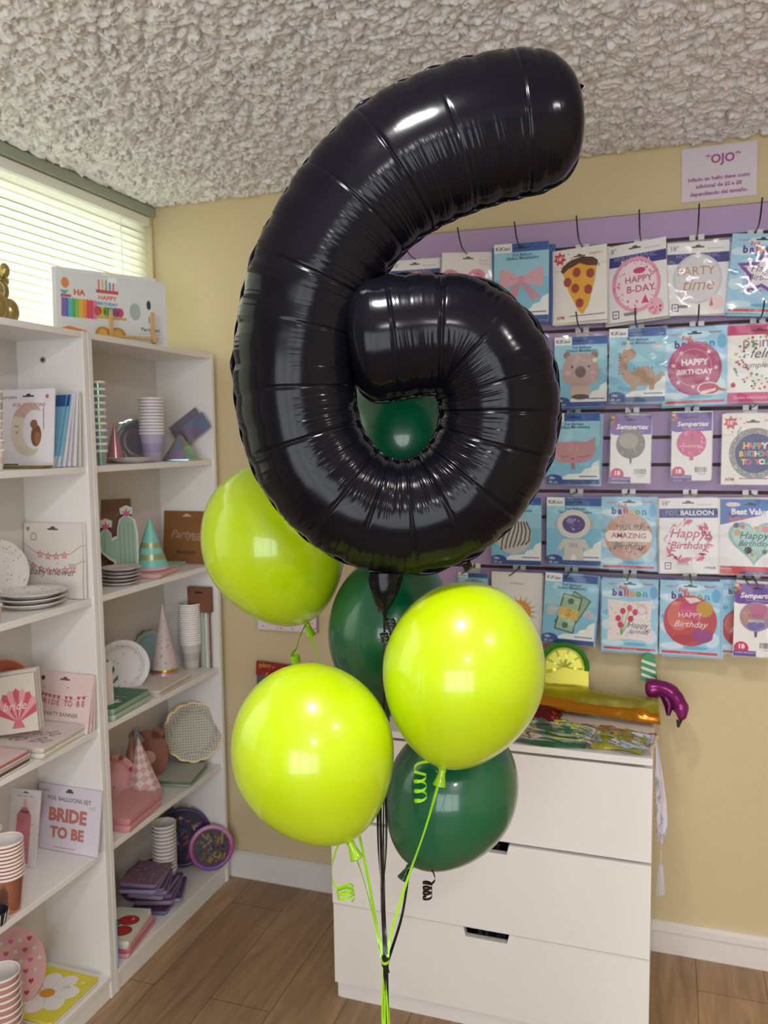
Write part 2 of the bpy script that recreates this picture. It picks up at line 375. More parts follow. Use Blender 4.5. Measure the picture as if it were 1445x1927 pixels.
# ceiling downlights, just out of the picture above the balloons
def emit(name, col, s):
    m, nt, b, N, L = nodemat(name); nt.nodes.remove(b); e = N('ShaderNodeEmission'); e.inputs[0].default_value = col; e.inputs[1].default_value = s
    L(e.outputs[0], nt.nodes['Material Output'].inputs[0]); return m
def lamp(x, y, r, power, col, label):
    t = tag(empty('ceiling_light', (x, y, H)), label, 'light')
    MB().lathe([(r+.02, 0), (r+.02, -.012), (r, -.02), (r, -.006)], WHITE, n=32).build('lamp_ring', parent=t, smooth=True)
    MB().lathe([(.0001, -.016), (r*.6, -.015), (r, -.008)], emit('lamp_glow', col, 45 if r > .06 else 30), n=32).build('lamp_diffuser', parent=t, smooth=True)
    l = bpy.data.lights.new('lamp', 'AREA'); l.shape = 'DISK'; l.size = r*2; l.energy = power; l.color = col[:3]
    o = bpy.data.objects.new('lamp', l); COL.objects.link(o); o.location = (0, 0, -.03); o.parent = t
lamp(1.45, -1.78, .075, 11, (1, .97, .95, 1), 'round white ceiling light above the balloon bouquet')
lamp(2.55, -1.9, .05, 8, (1, .95, .9, 1), 'small round ceiling light towards the right wall')
lamp(2.2, -3.4, .09, 16, (1, .98, .97, 1), 'large round ceiling light behind the camera')
# ------------------------------------------------------------------ bookcases
LEV = [.0688, .4434, .8004, 1.1732, 1.5388]; TOPZ = 1.9038; XS = .2474; TH = .018
BACKM = mat('#d9d3cf', .5)
def bookcase(y1, label):
    y0 = y1-.6623; t = tag(empty('bookcase', (.13, (y0+y1)/2, 0)), label, 'bookcase'); ox, oy = -.13, -(y0+y1)/2
    def bx(name, a, b_, m=WHITE): return MB().box((a[0]+ox, a[1]+oy, a[2]), (b_[0]+ox, b_[1]+oy, b_[2]), m, .0012 if m is WHITE else 0).build(name, parent=t)
    for y in (y0, y1-TH): bx('side_panel', (.022, y, 0), (XS, y+TH, TOPZ))
    bx('top_panel', (.022, y0+TH, TOPZ-TH), (XS-.001, y1-TH, TOPZ-.001))
    for i, z in enumerate(LEV): bx('shelf', (.026, y0+TH, z-TH), (XS-(.006 if i else 0), y1-TH, z))
    bx('plinth', (.2, y0+TH, 0), (XS-.004, y1-TH, LEV[0]-TH))
    bx('back_panel', (.022, y0+TH, .0), (.026, y1-TH, TOPZ-TH), BACKM)
    return t
bk = bookcase(-.0375, 'white five-tier bookcase standing in the corner, nearest the cream wall')
bookcase(-.7025, 'white five-tier bookcase at the left edge, with the gold balloon animal on top')
b = MB(); b.T = Matrix.Translation((.115, -.7205, 1.832))@Matrix.Rotation(PI/2, 4, 'X')
b.lathe([(.0001, .003), (.004, .003), (.008, .0035), (.009, .0005)], mat('#b9b4ad', .3, .8), n=20); b.lathe([(.0001, .0042), (.004, .004)], mat('#2c2a2a', .5), n=16)
ks = tag(b.build('screw_cap', smooth=True), 'round metal screw cap on the side panel inside the left bookcase', 'screw cap')
# ------------------------------------------------------------------ chest of drawers
DL, DR, DY = .8655, 1.7222, -.5288
t = tag(empty('chest_of_drawers', ((DL+DR)/2, DY/2, 0)), 'white three-drawer chest with cut-out grips under the slatwall', 'chest of drawers')
def loc(mb, name, parent=t): mb.T = mb.T; o = mb.build(name, parent=parent); o.location = (-(DL+DR)/2, -DY/2, 0); return o
dm = mat('#f1eeed', .22, coat=.3)
loc(MB().box((DL, DY, .795), (DR, -.022, .8134), dm, .0012), 'top_panel')
for x in (DL+.002, DR-.02): loc(MB().box((x, DY+.022, .0), (x+.018, -.022, .795), dm), 'side_panel')
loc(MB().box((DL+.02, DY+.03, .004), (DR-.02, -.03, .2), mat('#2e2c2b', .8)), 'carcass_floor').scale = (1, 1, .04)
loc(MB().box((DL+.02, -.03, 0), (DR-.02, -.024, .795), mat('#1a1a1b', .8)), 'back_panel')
loc(MB().box((DL+.01, DY+.02, 0), (DR-.006, DY+.036, .06), dm), 'plinth')
cx = (DL+DR)/2+.012
def drawer(z0, z1, out, notch):
    y = DY+.004-out; b = MB()
    if notch: pts = [(DL, z0), (DR, z0), (DR, z1), (cx+.062, z1), (cx+.056, z1-.026), (cx-.056, z1-.026), (cx-.062, z1), (DL, z1)]
    else: pts = [(DL, z0), (DR, z0), (DR, z1), (DL, z1)]
    n = len(pts); i = .0015
    b.prism(pts, y, y+.018, dm)
    o = loc(b, 'drawer')
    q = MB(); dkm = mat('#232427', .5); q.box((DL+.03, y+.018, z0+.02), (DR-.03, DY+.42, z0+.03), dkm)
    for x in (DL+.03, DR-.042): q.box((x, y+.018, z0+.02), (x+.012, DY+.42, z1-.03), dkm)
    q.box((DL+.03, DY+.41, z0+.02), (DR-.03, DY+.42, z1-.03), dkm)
    if notch:
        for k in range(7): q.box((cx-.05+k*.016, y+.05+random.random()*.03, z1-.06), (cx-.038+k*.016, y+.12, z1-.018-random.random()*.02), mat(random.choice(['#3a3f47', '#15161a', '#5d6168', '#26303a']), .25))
    q.build('drawer_box', parent=o)
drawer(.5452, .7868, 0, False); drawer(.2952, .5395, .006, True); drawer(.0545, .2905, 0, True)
# ------------------------------------------------------------------ slatwall
def slatwall():
    m = mat('#b49ac4', .45, name='lilac_slatwall'); dk = mat('#54392f', .6); X0, X1 = .80, 3.0; b = MB(); y0, y1 = -.024, -.0015
    b.box((X0, -.010, 1.034), (X1, y1, 2.242), dk)
    z = 2.242; gz = [2.161-.0805*i for i in range(14)]
    for g in gz:
        b.box((X0, y0, g+.0052), (X1, -.009, z), m); z = g-.0052
    b.box((X0, y0, 1.034), (X1, -.009, z), m)
    b.box((X0, y0, 2.242), (X1, 0, 2.2436), mat('#6b4a3e', .5))
    o = tag(b.build('slatwall_panel'), 'lilac slatwall panel with dark grooves on the cream wall, full of hanging packs', 'slatwall')
    return gz
GZ = slatwall()
# ------------------------------------------------------------------ printed cards
def sky(A, top='#8cc6df', cl='#e8eff2'):
    A.rect(-.5, 0, .5, A.H, top)
    return A
def bluepack(w, h):                      # light blue card with a navy header and a white logo box
    A = Art(w, h, .004, '#dfe8ee'); T = A.H
    A.rect(-.5, 0, .5, T-.15, '#7fbfdb').rect(-.5, T*.55, .5, T-.15, '#97cde2')
    A.poly([(.5, .1), (.5, .48), (.38, .42), (.34, .33), (.22, .3), (.16, .22), (-.1, .2), (-.2, .14), (-.3, .1)], '#e9eceb')
    A.rect(-.5, 0, .5, .1, '#2b4f8f').ell(-.36, .1, .17, .1, '#2b4f8f', n=20).text('18in', -.4, .13, .07, '#dfe6f0', bold=.02).text('45 cm', -.37, .05, .07, '#dfe6f0')
    A.rect(.12, .15, .46, .17, '#3a5fa5')
    A.rect(-.17, T-.16, .5, T, '#2d58a3').rect(-.5, T-.16, -.17, T, '#efefec')
    A.text('KiKiao', -.335, T-.09, .1, '#2f4a80', bold=.02, fit=.27)
    A.text('Foil Balloon', .02, T-.215, .075, '#2c4d84', bold=.02).text('Globos Metalizados', .02, T-.275, .075, '#2c4d84', bold=.02)
    A.slot(T-.09, .14, '#1d2b49'); return A
def balloonword(A, v, s=.17):
    cs = ['#4b3f95', '#5a3f9c', '#d8435a', '#e0622f', '#eda32c', '#5ba33a', '#2e8fcb']; us = [-.27, -.165, -.085, -.035, .045, .155, .27]
    A.text('Foil', -.12, v+.1, .1, '#d8404e', bold=.03)
    for c, ch, u in zip(cs, 'balloon', us): A.text(ch, u, v, s, c, bold=.045)
    return A
def skypack(w, h):
    A = Art(w, h, .003, '#a5d2ec'); T = A.H
    A.rect(-.5, 0, .5, T, '#9fd0ec')
    for u, v, a, b_ in ((-.3, T-.3, .2, .07), (.32, T-.5, .16, .06), (-.38, .5, .12, .1), (.36, .3, .12, .14), (0, T-.12, .25, .06), (-.3, .16, .2, .06)): A.ell(u, v, a, b_, '#cfe7f4', n=20, keep=True)
    A.nxt()
    for u, v, a, b_ in ((-.4, T-.65, .09, .05), (.42, T-.25, .07, .12), (.1, .14, .2, .035)): A.ell(u, v, a, b_, '#6db3dd', n=20, keep=True)
    A.nxt(); A.text('anagram', -.3, T-.1, .06, '#c2486a').text('Amscan', .32, T-.09, .06, '#c0305a', bold=.02)
    A.rect(-.46, .03, .46, .075, '#d0474e').text('www.anagram.com', 0, .052, .035, '#f3d5d2')
    A.slot(T-.1, .11, '#20343c'); return balloonword(A, T-.27)
def holopack(w, h, head='HOLOGRAPHIC'):
    A = Art(w, h, .004, '#edebed'); T = A.H
    A.text('18"', -.38, T-.1, .11, '#55586e').rect(-.5, T-.36, .5, T-.19, '#3b3c86')
    if head == 'FOIL': A.text('FOIL', -.27, T-.275, .12, '#9f9fc6').text('BALLOON', .15, T-.275, .13, '#f4f3f7', bold=.02, fit=.56)
    else: A.text(head, 0, T-.235, .1, '#9c9cc8', fit=.74).text('BALLOON', 0, T-.315, .1, '#f2f2f6', bold=.03)
    A.text('Anniversary house', .28, T-.12, .035, '#777')
    A.rect(-.41, .06, -.3, .19, '#3d3d70').rect(-.395, .075, -.315, .175, '#f2f0f0').heart(-.355, .125, .022, '#c83455'); A.slot(T-.09, .1, '#57544e'); return A
def sempack(w, h):
    A = Art(w, h, .003, '#f0edec'); T = A.H
    A.rect(-.5, T-.48, .5, T, '#6f4aa0').poly([(-.5, T-.48), (-.4, T-.52), (.5, T-.49), (.5, T-.4), (-.5, T-.4)], '#6f4aa0')
    for u, v, c in ((-.45, T-.06, '#e8b33d'), (-.4, T-.13, '#dd5a34'), (-.46, T-.18, '#6db04a'), (-.4, T-.22, '#c62b66')): A.ell(u, v, .05, .04, c, n=10, keep=True)
    A.nxt(); A.text('Sempertex', .02, T-.31, .18, '#f6f2f8', bold=.03, shear=.2, fit=.8).text('Fiesta y decoracion', .03, T-.42, .07, '#c9b5df')
    A.ell(-.32, .2, .17, .17, '#cf2c63', n=24).text('18', -.32, .24, .16, '#f7e8ee', bold=.04).text('pulgadas', -.32, .13, .06, '#f2cfdc')
    A.rect(-.5, 0, .02, .14, '#6b469d').text('GLOBO METALICO', -.23, .09, .055, '#f0e8f6')
    for i in range(9): A.rect(.1+i*.035, .22, .1+i*.035+random.uniform(.01, .024), .36, '#3c3a42', keep=True)
    A.nxt(); A.text('7 703340', .26, .17, .055, '#666'); A.slot(T-.13, .13, '#1e1628'); return A
def starpack(w, h):
    A = Art(w, h, .004, '#ece7e2'); T = A.H
    A.star(-.36, T-.16, .13, '#cf3346', q=.6, n=7).text('18"', -.36, T-.16, .1, '#f4dcdf', bold=.02)
    for u, v, c in ((-.2, T-.09, '#6cae58'), (-.14, T-.17, '#c95f6b'), (-.33, T-.32, '#b8466a'), (-.2, T-.25, '#8aa7a0')): A.ell(u, v, .015, .015, c, n=8, keep=True)
    A.nxt(); A.text('anagram', .3, T-.12, .07, '#b0425c').text('foil balloon', .05, T-.33, .17, '#4c4377', shear=.25, fit=.62)
    A.rect(-.48, T-.375, -.3, T-.37, '#888').rect(.38, T-.31, .5, T-.305, '#888')
    A.text('AFM', -.36, .09, .08, '#b8494f', bold=.03).rect(-.2, .1, .46, .115, '#5b4b8c'); A.slot(T-.15, .11, '#4b5044'); return A

def face_bow():
    def d(A):
        p = '#d8a5b6'; q = '#c48fa3'; c = A.H*.53
        A.poly([(-.02, c), (-.2, c-.13), (-.33, c-.42), (-.22, c-.38), (-.13, c-.46), (-.01, c-.08)], q).poly([(.02, c), (.16, c-.12), (.38, c-.33), (.26, c-.34), (.22, c-.42), (.0, c-.08)], q)
        for s in (-1, 1): A.poly([(s*.03, c+.05), (s*.2, c+.16), (s*.38, c+.22), (s*.41, c+.05), (s*.38, c-.14), (s*.2, c-.09), (s*.03, c-.05)], p)
        for s in (-1, 1): A.poly([(s*.05, c+.01), (s*.22, c+.05), (s*.22, c+.035)], '#b9839a', keep=True)
        A.nxt(); A.ell(0, c, .065, .08, '#cb95a9')
    return d
def d_pizza(A):
    A.poly([(-.3, 1.0), (-.22, 1.08), (0, 1.13), (.2, 1.11), (.33, 1.03), (.28, .7), (.16, .28), (.05, .12), (-.03, .2), (-.2, .55), (-.32, .92)], '#e3a83a')
    A.poly([(-.35, .92), (-.3, 1.02), (-.15, 1.11), (.05, 1.15), (.25, 1.12), (.34, 1.05), (.33, .96), (.15, .98), (0, 1.04), (-.1, .99), (-.2, .96), (-.3, .88)], '#5e2f26')
    for u, v in ((-.05, .88), (.2, .84), (-.22, .72), (-.08, .6), (.16, .56), (-.0, .33)): A.ell(u, v, .075, .085, '#a33f3a', n=18, keep=True)
def d_hb_pink(A):
    A.ring(.0, .58, .37, .42, .06, '#e8a1bb').ell(0, .58, .33, .38, '#f3dde6')
    A.dots(46, -.38, .12, .38, 1.0, .024, ['#d8457f', '#e48fb0', '#e06a99'], lambda u, v: .26 < math.hypot(u, v-.58) < .4, 's')
    A.ell(.06, .8, .1, .05, '#c93a78').text('HAPPY', .04, .66, .15, '#b03a72', bold=.01).text('B-DAY', .07, .5, .16, '#b03a72', bold=.01).poly([(.07, .26), (.14, .4), (.2, .26)], '#d84584')
    A.ell(.3, .18, .13, .14, '#eeb4c8').dots(14, .2, .08, .4, .28, .018, ['#c9406f', '#dd6d95']).rect(-.22, .09, .0, .14, '#8b8474')
def d_party(A):
    A.ell(0, .6, .4, .42, '#cfccd4').ell(0, .6, .36, .38, '#dad8de').dots(60, -.35, .25, .35, .95, .006, ['#f4f3f7', '#b8b4c0'], lambda u, v: math.hypot(u, v-.6) < .35)
    A.text('PARTY', -.03, .73, .27, '#b98d62', fit=.6).text('time', .0, .5, .3, '#b98d62', shear=.3, fit=.5)
    A.ell(.3, .2, .12, .12, '#efd3d6').poly([(.2, .14), (.26, .14), (.23, .29)], '#d35b7a').rect(-.3, .12, -.15, .17, '#8b8878')
def d_star(A):
    A.k += 1; A.star(.05, .68, .46, '#7a4aa3', q=.5, rot=.05).star(.05, .68, .34, '#f0e6ee', q=.5, rot=.05)
    A.dots(26, -.4, .25, .45, 1.1, .018, ['#d8468a', '#f2d6e6', '#4a6ac0'], lambda u, v: math.hypot(u-.05, v-.68) > .27 and math.hypot(u-.05, v-.68) < .36)
    A.text('Happy', .06, .76, .17, '#4d3a7c', shear=.3).text('Birthday', .06, .61, .17, '#4d3a7c', shear=.3, fit=.5)
def d_koala(A):
    g = '#b89e9c'; A.ell(0, .3, .2, .17, '#c9b2a8').ell(0, .2, .17, .05, '#5a4b4c')
    A.ell(-.26, 1.0, .07, .07, '#8f7472').ell(.26, 1.0, .07, .07, '#8f7472')
    A.poly([(-.36, .6), (-.34, .8), (-.25, .98), (-.12, 1.04), (.12, 1.04), (.25, .98), (.34, .8), (.37, .6), (.28, .46), (.1, .4), (-.1, .4), (-.28, .46)], g)
    A.ell(-.24, .66, .06, .04, '#d4abaa', keep=True).ell(.24, .66, .06, .04, '#d4abaa').ell(0, .68, .105, .115, '#6c5a5e').ell(-.16, .78, .02, .025, '#2b2225', keep=True).ell(.16, .78, .02, .025, '#2b2225')
    A.star(.27, .9, .06, '#ece3b4', q=.6)
def d_dino(A):
    c = '#b08c6b'; A.dots(1, 0, 0, .001, .001, .001, [c])
    for i in range(7): A.poly([(-.3, .5+i*.06), (-.34, .53+i*.06), (-.3, .56+i*.06)], '#8a694c', keep=True)
    for i in range(6): A.poly([(-.06+i*.06, .6), (-.04+i*.06, .67), (-.01+i*.06, .6)], '#8a694c', keep=True)
    A.nxt(); A.poly([(-.3, .86), (-.24, .98), (-.1, 1.0), (-.02, .92), (-.03, .82), (-.12, .78), (-.18, .7), (-.16, .58), (-.04, .56), (.04, .63), (.16, .66), (.27, .61), (.32, .48), (.38, .5), (.43, .6), (.46, .52), (.42, .4), (.32, .33), (.3, .22), (.22, .22), (.21, .3), (.0, .3), (-.02, .22), (-.11, .22), (-.12, .32), (-.24, .42), (-.3, .6)], c)
    A.poly([(-.22, .97), (-.16, 1.17), (-.1, .98)], '#dcd2c8').ell(-.16, 1.17, .025, .025, '#7a5548').ell(-.2, .84, .02, .02, '#8d4a3c').rect(.28, .98, .42, 1.05, '#ecc6d0')
def d_hbround(A):
    A.ell(.0, .6, .42, .44, '#a23a66', n=40).ell(-.02, .61, .4, .42, '#b94b7b', n=40).ring(-.02, .62, .28, .3, .012, '#d99ab5')
    for u, v in ((-.2, .86), (.22, .86), (-.33, .66), (-.25, .38), (-.02, .3), (.2, .42), (.33, .6)): A.star(u, v, .045, '#e8cfd9', keep=True)
    A.nxt(); A.text('HAPPY', 0, .7, .17, '#f2e6ea', bold=.04, fit=.42).text('BIRTHDAY', 0, .54, .17, '#f2e6ea', bold=.04, fit=.56)
    A.ell(.22, .26, .18, .11, '#f0d5dd').ell(.22, .26, .155, .09, '#c03260').poly([(.1, .16), (.33, .22), (.33, .27), (.1, .22)], '#ece2cc').poly([(.33, .24), (.49, .2), (.48, .24), (.35, .28)], '#b07a48')
def d_prim(A):
    T = A.H; A.rect(-.5, T-.16, .5, T, '#c82c72').rect(-.5, 0, .5, .16, '#c82c72').text('Globo metalizado  45 cm', 0, .08, .07, '#efc4d6')
    for ch, u, c in zip('prima', (-.18, -.06, .02, .13, .3), ('#c94a5c', '#4d9aa6', '#d67a3a', '#7a4aa0', '#4aa05c')): A.text(ch, u, T-.28, .24, c)
    A.dots(120, -.4, .2, .48, 1.1, .02, ['#c94a5c', '#3f8f98', '#e0a43c', '#31427c', '#d86a9a', '#4aa05c', '#d65a3a'], lambda u, v: .2 < math.hypot(u-.04, (v-.64)*.95) < .42)
    A.text('feliz', .04, .76, .22, '#3b3b45', shear=.35).text('cumpleaños', .06, .58, .2, '#3b3b45', shear=.3, fit=.6).ell(-.36, .28, .035, .04, '#c9305c').slot(T-.1, .12, '#4a1030')
def d_cat(A):
    c = '#c38d98'; A.poly([(-.4, .62), (-.42, .9), (-.28, .82), (0, .84), (.26, .82), (.42, .92), (.42, .64), (.36, .5), (.2, .42), (-.2, .42), (-.36, .5)], c)
    A.poly([(-.03, .42), (.03, .42), (.05, .3), (-.03, .3)], '#a9727f').ell(-.06, .68, .02, .02, '#dcb55a', keep=True).ell(.08, .68, .02, .02, '#dcb55a').line([(-.3, .57), (-.18, .53), (-.08, .55)], .01, '#6d3f4c', keep=1).line([(.1, .55), (.2, .53), (.32, .57)], .01, '#6d3f4c').ell(0, .5, .02, .015, '#7b4654')
def d_semg(A): A.poly([(-.05, .8), (.05, .8), (.03, .5), (-.01, .48)], '#74666a').ell(0, 1.0, .36, .38, '#80776f', n=32).ell(-.05, 1.08, .24, .2, '#a59f95').dots(20, -.3, .75, .3, 1.3, .02, ['#8fa59a', '#b98a95', '#c3bfb4'], lambda u, v: math.hypot(u, v-1) < .3, 'd')
def d_semp(A): A.poly([(-.05, .75), (.05, .75), (.06, .55), (-.04, .53)], '#c94f86').ell(0, 1.0, .37, .37, '#d64f8b', n=32).dots(24, -.33, .66, .33, 1.33, .02, ['#f2c6da'], lambda u, v: .2 < math.hypot(u, v-1) < .33).text('FELIZ', 0, 1.06, .14, '#a9803f', bold=.02).text('Cumpleaños', .0, .92, .14, '#f7e4ee', shear=.3, fit=.5)
def d_semf(A): A.poly([(-.05, .75), (.05, .75), (.03, .5), (-.02, .48)], '#5b5a94').ell(0, 1.0, .37, .37, '#a88a9c', n=32).ell(.05, 1.15, .2, .16, '#bf6e98').ell(-.2, 1.0, .12, .18, '#b58f80').ell(.0, .78, .2, .12, '#6d6aa8').text('FELIZ', 0, 1.02, .14, '#9c5c4c').text('cumple', 0, .9, .12, '#e6dbe3', shear=.3)
def d_hbty(A):
    A.ell(.05, .55, .43, .45, '#8f8b88', n=36).dots(110, -.4, .1, .5, 1.0, .018, ['#c9c5c1', '#6f6b69', '#dedbd6'], lambda u, v: .33 < math.hypot(u-.05, v-.55) < .41, 's')
    A.ell(.05, .55, .33, .35, '#35306e', n=36); cs = ['#e8c23c', '#d8468a', '#4ab0a8', '#e0703c', '#f0ece4', '#7ab04a', '#c64a9a', '#e8c23c']
    for st, v, s in (('HAPPY', .68, .15), ('BIRTHDAY', .54, .13), ('TO YOU', .4, .13)):
        n = len(st)
        for i, ch in enumerate(st):
            if ch != ' ': A.text(ch, .05+(i-(n-1)/2)*.52/8*(1.15 if n < 8 else 1), v, s, cs[i % 8], bold=.04)
def d_zebra(A):
    A.ell(-.05, .6, .36, .38, '#c9c4c0', n=36)
    for i in range(7): A.line([(-.3+i*.08, .3+i*.02), (-.28+i*.09, .5), (-.2+i*.08, .7), (-.1+i*.05, .88)], .03, '#4c484c')
def d_astro(A):
    A.poly([(-.2, .5), (.2, .5), (.3, .32), (.24, .28), (.17, .36), (.17, .18), (.2, .1), (.06, .1), (.03, .2), (-.03, .2), (-.06, .1), (-.2, .1), (-.17, .18), (-.17, .36), (-.24, .28), (-.3, .32)], '#cfcac6')
    A.ell(-.3, .78, .05, .09, '#b5b0ae', keep=True).ell(.3, .78, .05, .09, '#b5b0ae').ell(0, .78, .3, .27, '#d9d5d2', n=36).ell(0, .78, .21, .17, '#5a4a86').ell(-.06, .84, .07, .05, '#8f86b8').rect(-.08, .34, .08, .42, '#b7b2ae').dots(8, -.15, .68, .15, .88, .018, ['#d8c7e8', '#9c7cc0'])
def d_amaz(A):
    A.ell(0, .62, .43, .44, '#cfa293', n=40).dots(120, -.42, .18, .42, 1.06, .022, ['#b98575', '#e3c3b5', '#8f7a74', '#dcb0a0', '#a7b5a8'], lambda u, v: math.hypot(u, v-.62) < .41, 'd').poly([(-.38, .53), (-.42, .6), (-.42, .68), (-.36, .74), (.36, .74), (.42, .68), (.42, .6), (.38, .53)], '#efe6df')
    A.text('HAVE AN', 0, .82, .12, '#3c3436', fit=.44).text('AMAZING', 0, .64, .14, '#b0506c', bold=.02, fit=.62).text('Birthday', 0, .44, .22, '#2f292c', shear=.3, fit=.56)
def d_hbfoil(A):
    A.dots(70, -.42, .12, .42, 1.02, .03, ['#e0849e', '#d5607f', '#efb9c6', '#e79ab0'], lambda u, v: .3 < math.hypot(u, v-.58) < .41, 'd')
    for u, v, a, b_ in ((0, .93, .08, .03), (.3, .85, .03, .08), (-.08, .22, .13, .05), (.2, .26, .08, .03), (-.34, .4, .03, .07)): A.ell(u, v, a, b_, '#d9678a', keep=True, rot=.4)
    A.nxt(); A.text('Happy', -.02, .72, .24, '#cc4a72', shear=.3, bold=.01).text('Birthday', .0, .5, .24, '#cc4a72', shear=.3, bold=.01, fit=.66).rect(-.2, .15, -.02, .19, '#c9c1c0').text('UNIQUE', .36, .1, .05, '#3c3a60', bold=.02)
def d_best(A):
    T = A.H; A.k += 1; A.poly([(-.5, T), (.5, T), (.5, T-.2), (-.5, T-.47)], '#2c67b4').poly([(-.36, T-.24), (-.33, T-.4), (.12, T-.3), (-.3, T-.34)], '#cf3c4e').rect(-.5, 0, .5, .15, '#c9414b').rect(-.14, .02, .32, .06, '#35459a')
    A.text('Best Value', .0, T-.23, .17, '#f1e9ef', bold=.04, fit=.62).ell(-.28, T-.1, .12, .04, '#e9c9cf').text('convergram.com', .09, .04, .04, '#e8e6f0').text('BALLOON', -.38, .1, .045, '#f4d8d6')
    A.heart(.08, .62, .46, '#8fb8b4').heart(.08, .62, .4, '#a9d0cb')
    for u, v, r, c in ((-.22, .88, .06, '#50555e'), (-.2, .75, .07, '#c59a5e'), (-.12, .86, .05, '#d0677a'), (.25, .82, .08, '#d98f96'), (.1, .84, .04, '#e0b04a'), (.05, .36, .04, '#c9a04a'), (.25, .42, .05, '#4c5660'), (-.02, .44, .08, '#3a3f44'), (.35, .7, .05, '#e6b0b8')): A.star(u, v, r, c, n=8, q=.7, keep=True)
    A.nxt(); A.text('Happy', .06, .7, .18, '#2f5a5c', shear=.3, bold=.01).text('Birthday', .06, .56, .18, '#2f5a5c', shear=.3, bold=.01, fit=.5).slot(T-.1, .1, '#12233e')
def d_sun(A):
    for i in range(16): a = i*PI/8; A.poly([(.08+.2*math.cos(a-.12), .62+.2*math.sin(a-.12)), (.08+.34*math.cos(a), .62+.34*math.sin(a)), (.08+.2*math.cos(a+.12), .62+.2*math.sin(a+.12))], '#c9b59a', keep=True)
    A.nxt(); A.ell(.08, .62, .2, .22, '#dd9a45', n=30).ell(.04, .67, .1, .1, '#eab968').text('Foil Balloon', 0, A.H-.22, .06, '#777')
def d_money(A):
    A.ell(-.34, .66, .12, .1, '#b9bcc0', rot=.8, keep=True).ell(.36, .62, .12, .08, '#b9bcc0', rot=-.3)
    def R(w_, h_, a, du, dv): return [(du+x*math.cos(a)-y*math.sin(a), dv+x*math.sin(a)+y*math.cos(a)) for x, y in ((-w_, -h_), (w_, -h_), (w_, h_), (-w_, h_))]
    A.poly(R(.19, .37, -.5, .06, .66), '#3d5f4c').poly(R(.17, .35, -.48, .06, .66), '#8fae8e').poly(R(.19, .37, -.2, -.02, .62), '#34553f').poly(R(.165, .345, -.2, -.02, .62), '#9db89a').poly(R(.19, .1, -.2, -.02, .62), '#d9b65c').text('$', -.02, .62, .22, '#c09a3f', bold=.03, rot=-.2).ell(.02, .86, .06, .06, '#4a6b52').ell(-.07, .38, .06, .06, '#4a6b52')
def d_tulip(A):
    A.poly([(-.4, .98), (0, .94), (.4, .98), (.37, .6), (.4, .2), (0, .24), (-.4, .2), (-.37, .6)], '#ece2e2')
    A.dots(34, -.36, .28, .36, .93, .02, ['#e3b7c0', '#c9d0b4', '#e8cfa8', '#cfc3e0'], lambda u, v: abs(u) > .2 or v > .85 or v < .35)
    for u, v in ((-.12, .75), (-.0, .82), (.1, .74), (-.18, .6), (-.1, .52), (.02, .62)): A.line([(u, v), (-.15, .3)], .014, '#7da05a')
    for u, v in ((-.12, .76), (-.0, .82), (.1, .75), (-.2, .62), (-.16, .5), (.02, .62)): A.ell(u, v, .05, .06, '#cf3d58', keep=True)
    A.nxt(); A.ring(.22, .8, .08, .09, .012, '#c9a0b4', n=16).text('Happy', .14, .5, .14, '#5c4a8c', shear=.3).text('Birthday', .16, .38, .14, '#5c4a8c', shear=.3, fit=.36)
def d_water(A):
    A.ell(0, .62, .44, .45, '#c24a54', n=44).ell(-.18, .7, .2, .26, '#d5716a').ell(.0, .82, .18, .18, '#cb4a78').ell(.24, .84, .14, .14, '#c99a3c').ell(.2, .36, .18, .12, '#9a4a8c').ell(-.1, .3, .2, .08, '#b33b48').poly([(-.1, 1.03), (.1, 1.04), (.18, .98), (0, .93)], '#e6ddd6')
    A.text('HAPPY', .0, .72, .13, '#f0dfdf', fit=.42).text('Birthday', .0, .56, .24, '#f3e4e4', shear=.4, fit=.56)
def d_butter(A):
    for s in (-1, 1): A.ell(s*.22-.08, A.H-.55, .2, .25, '#e08aac', rot=-s*.5, n=26).ell(s*.22-.08, A.H-.56, .15, .19, '#d86f9c', rot=-s*.5)
    A.ell(-.08, A.H-.62, .03, .2, '#b85a84').text('Metallic', .3, A.H-.16, .06, '#d79ab0').text('Happy', .3, A.H-.22, .06, '#d79ab0')
    A.slot(A.H-.12, .1, '#5d5a54')
PACKS = []   # kind, artwork, pixel box of the front card, turn about z (deg), roll (deg), number behind, label, backing label
P_ = PACKS.append
P_((holopack, d_hb_pink, (733, 489, 828, 612), 4, 0, 1, 'white and navy pack furthest left in the top row, mostly behind the black balloon'))
P_((lambda w, h: Art(w, h, .003, '#eae6e6'), d_butter, (828, 475, 925, 612), 8, -2, 2, 'white pack with pink wing shapes in the top row, left of the bow pack'))
P_((bluepack, face_bow(), (930, 457, 1032, 605), 0, 0, 4, 'blue balloon pack showing a dusty pink bow in the top row'))
P_((starpack, d_pizza, (1042, 466, 1143, 605), -12, 1, 3, 'white balloon pack showing a pizza slice in the top row'))
P_((holopack, d_hb_pink, (1147, 455, 1257, 602), -14, 3, 3, 'tilted white holographic balloon pack with pink happy birthday circle and bright glare'))
P_((holopack, d_party, (1259, 455, 1368, 592), 4, 0, 2, 'white holographic balloon pack reading PARTY time in the top row'))
P_((skypack, d_star, (1372, 440, 1480, 590), 6, -4, 2, 'sky blue pack with a purple birthday star at the right end of the top row'))
P_((bluepack, d_cat, (940, 630, 1030, 765), 0, 0, 0, 'blue pack at the left of the second row, almost hidden by the black balloon'))
P_((bluepack, d_koala, (1045, 633, 1141, 766), 0, 0, 1, 'blue balloon pack showing a grey brown koala in the second row'))
P_((bluepack, d_dino, (1149, 617, 1250, 757), 2, 0, 2, 'blue balloon pack showing a tan long-necked dinosaur in the second row'))
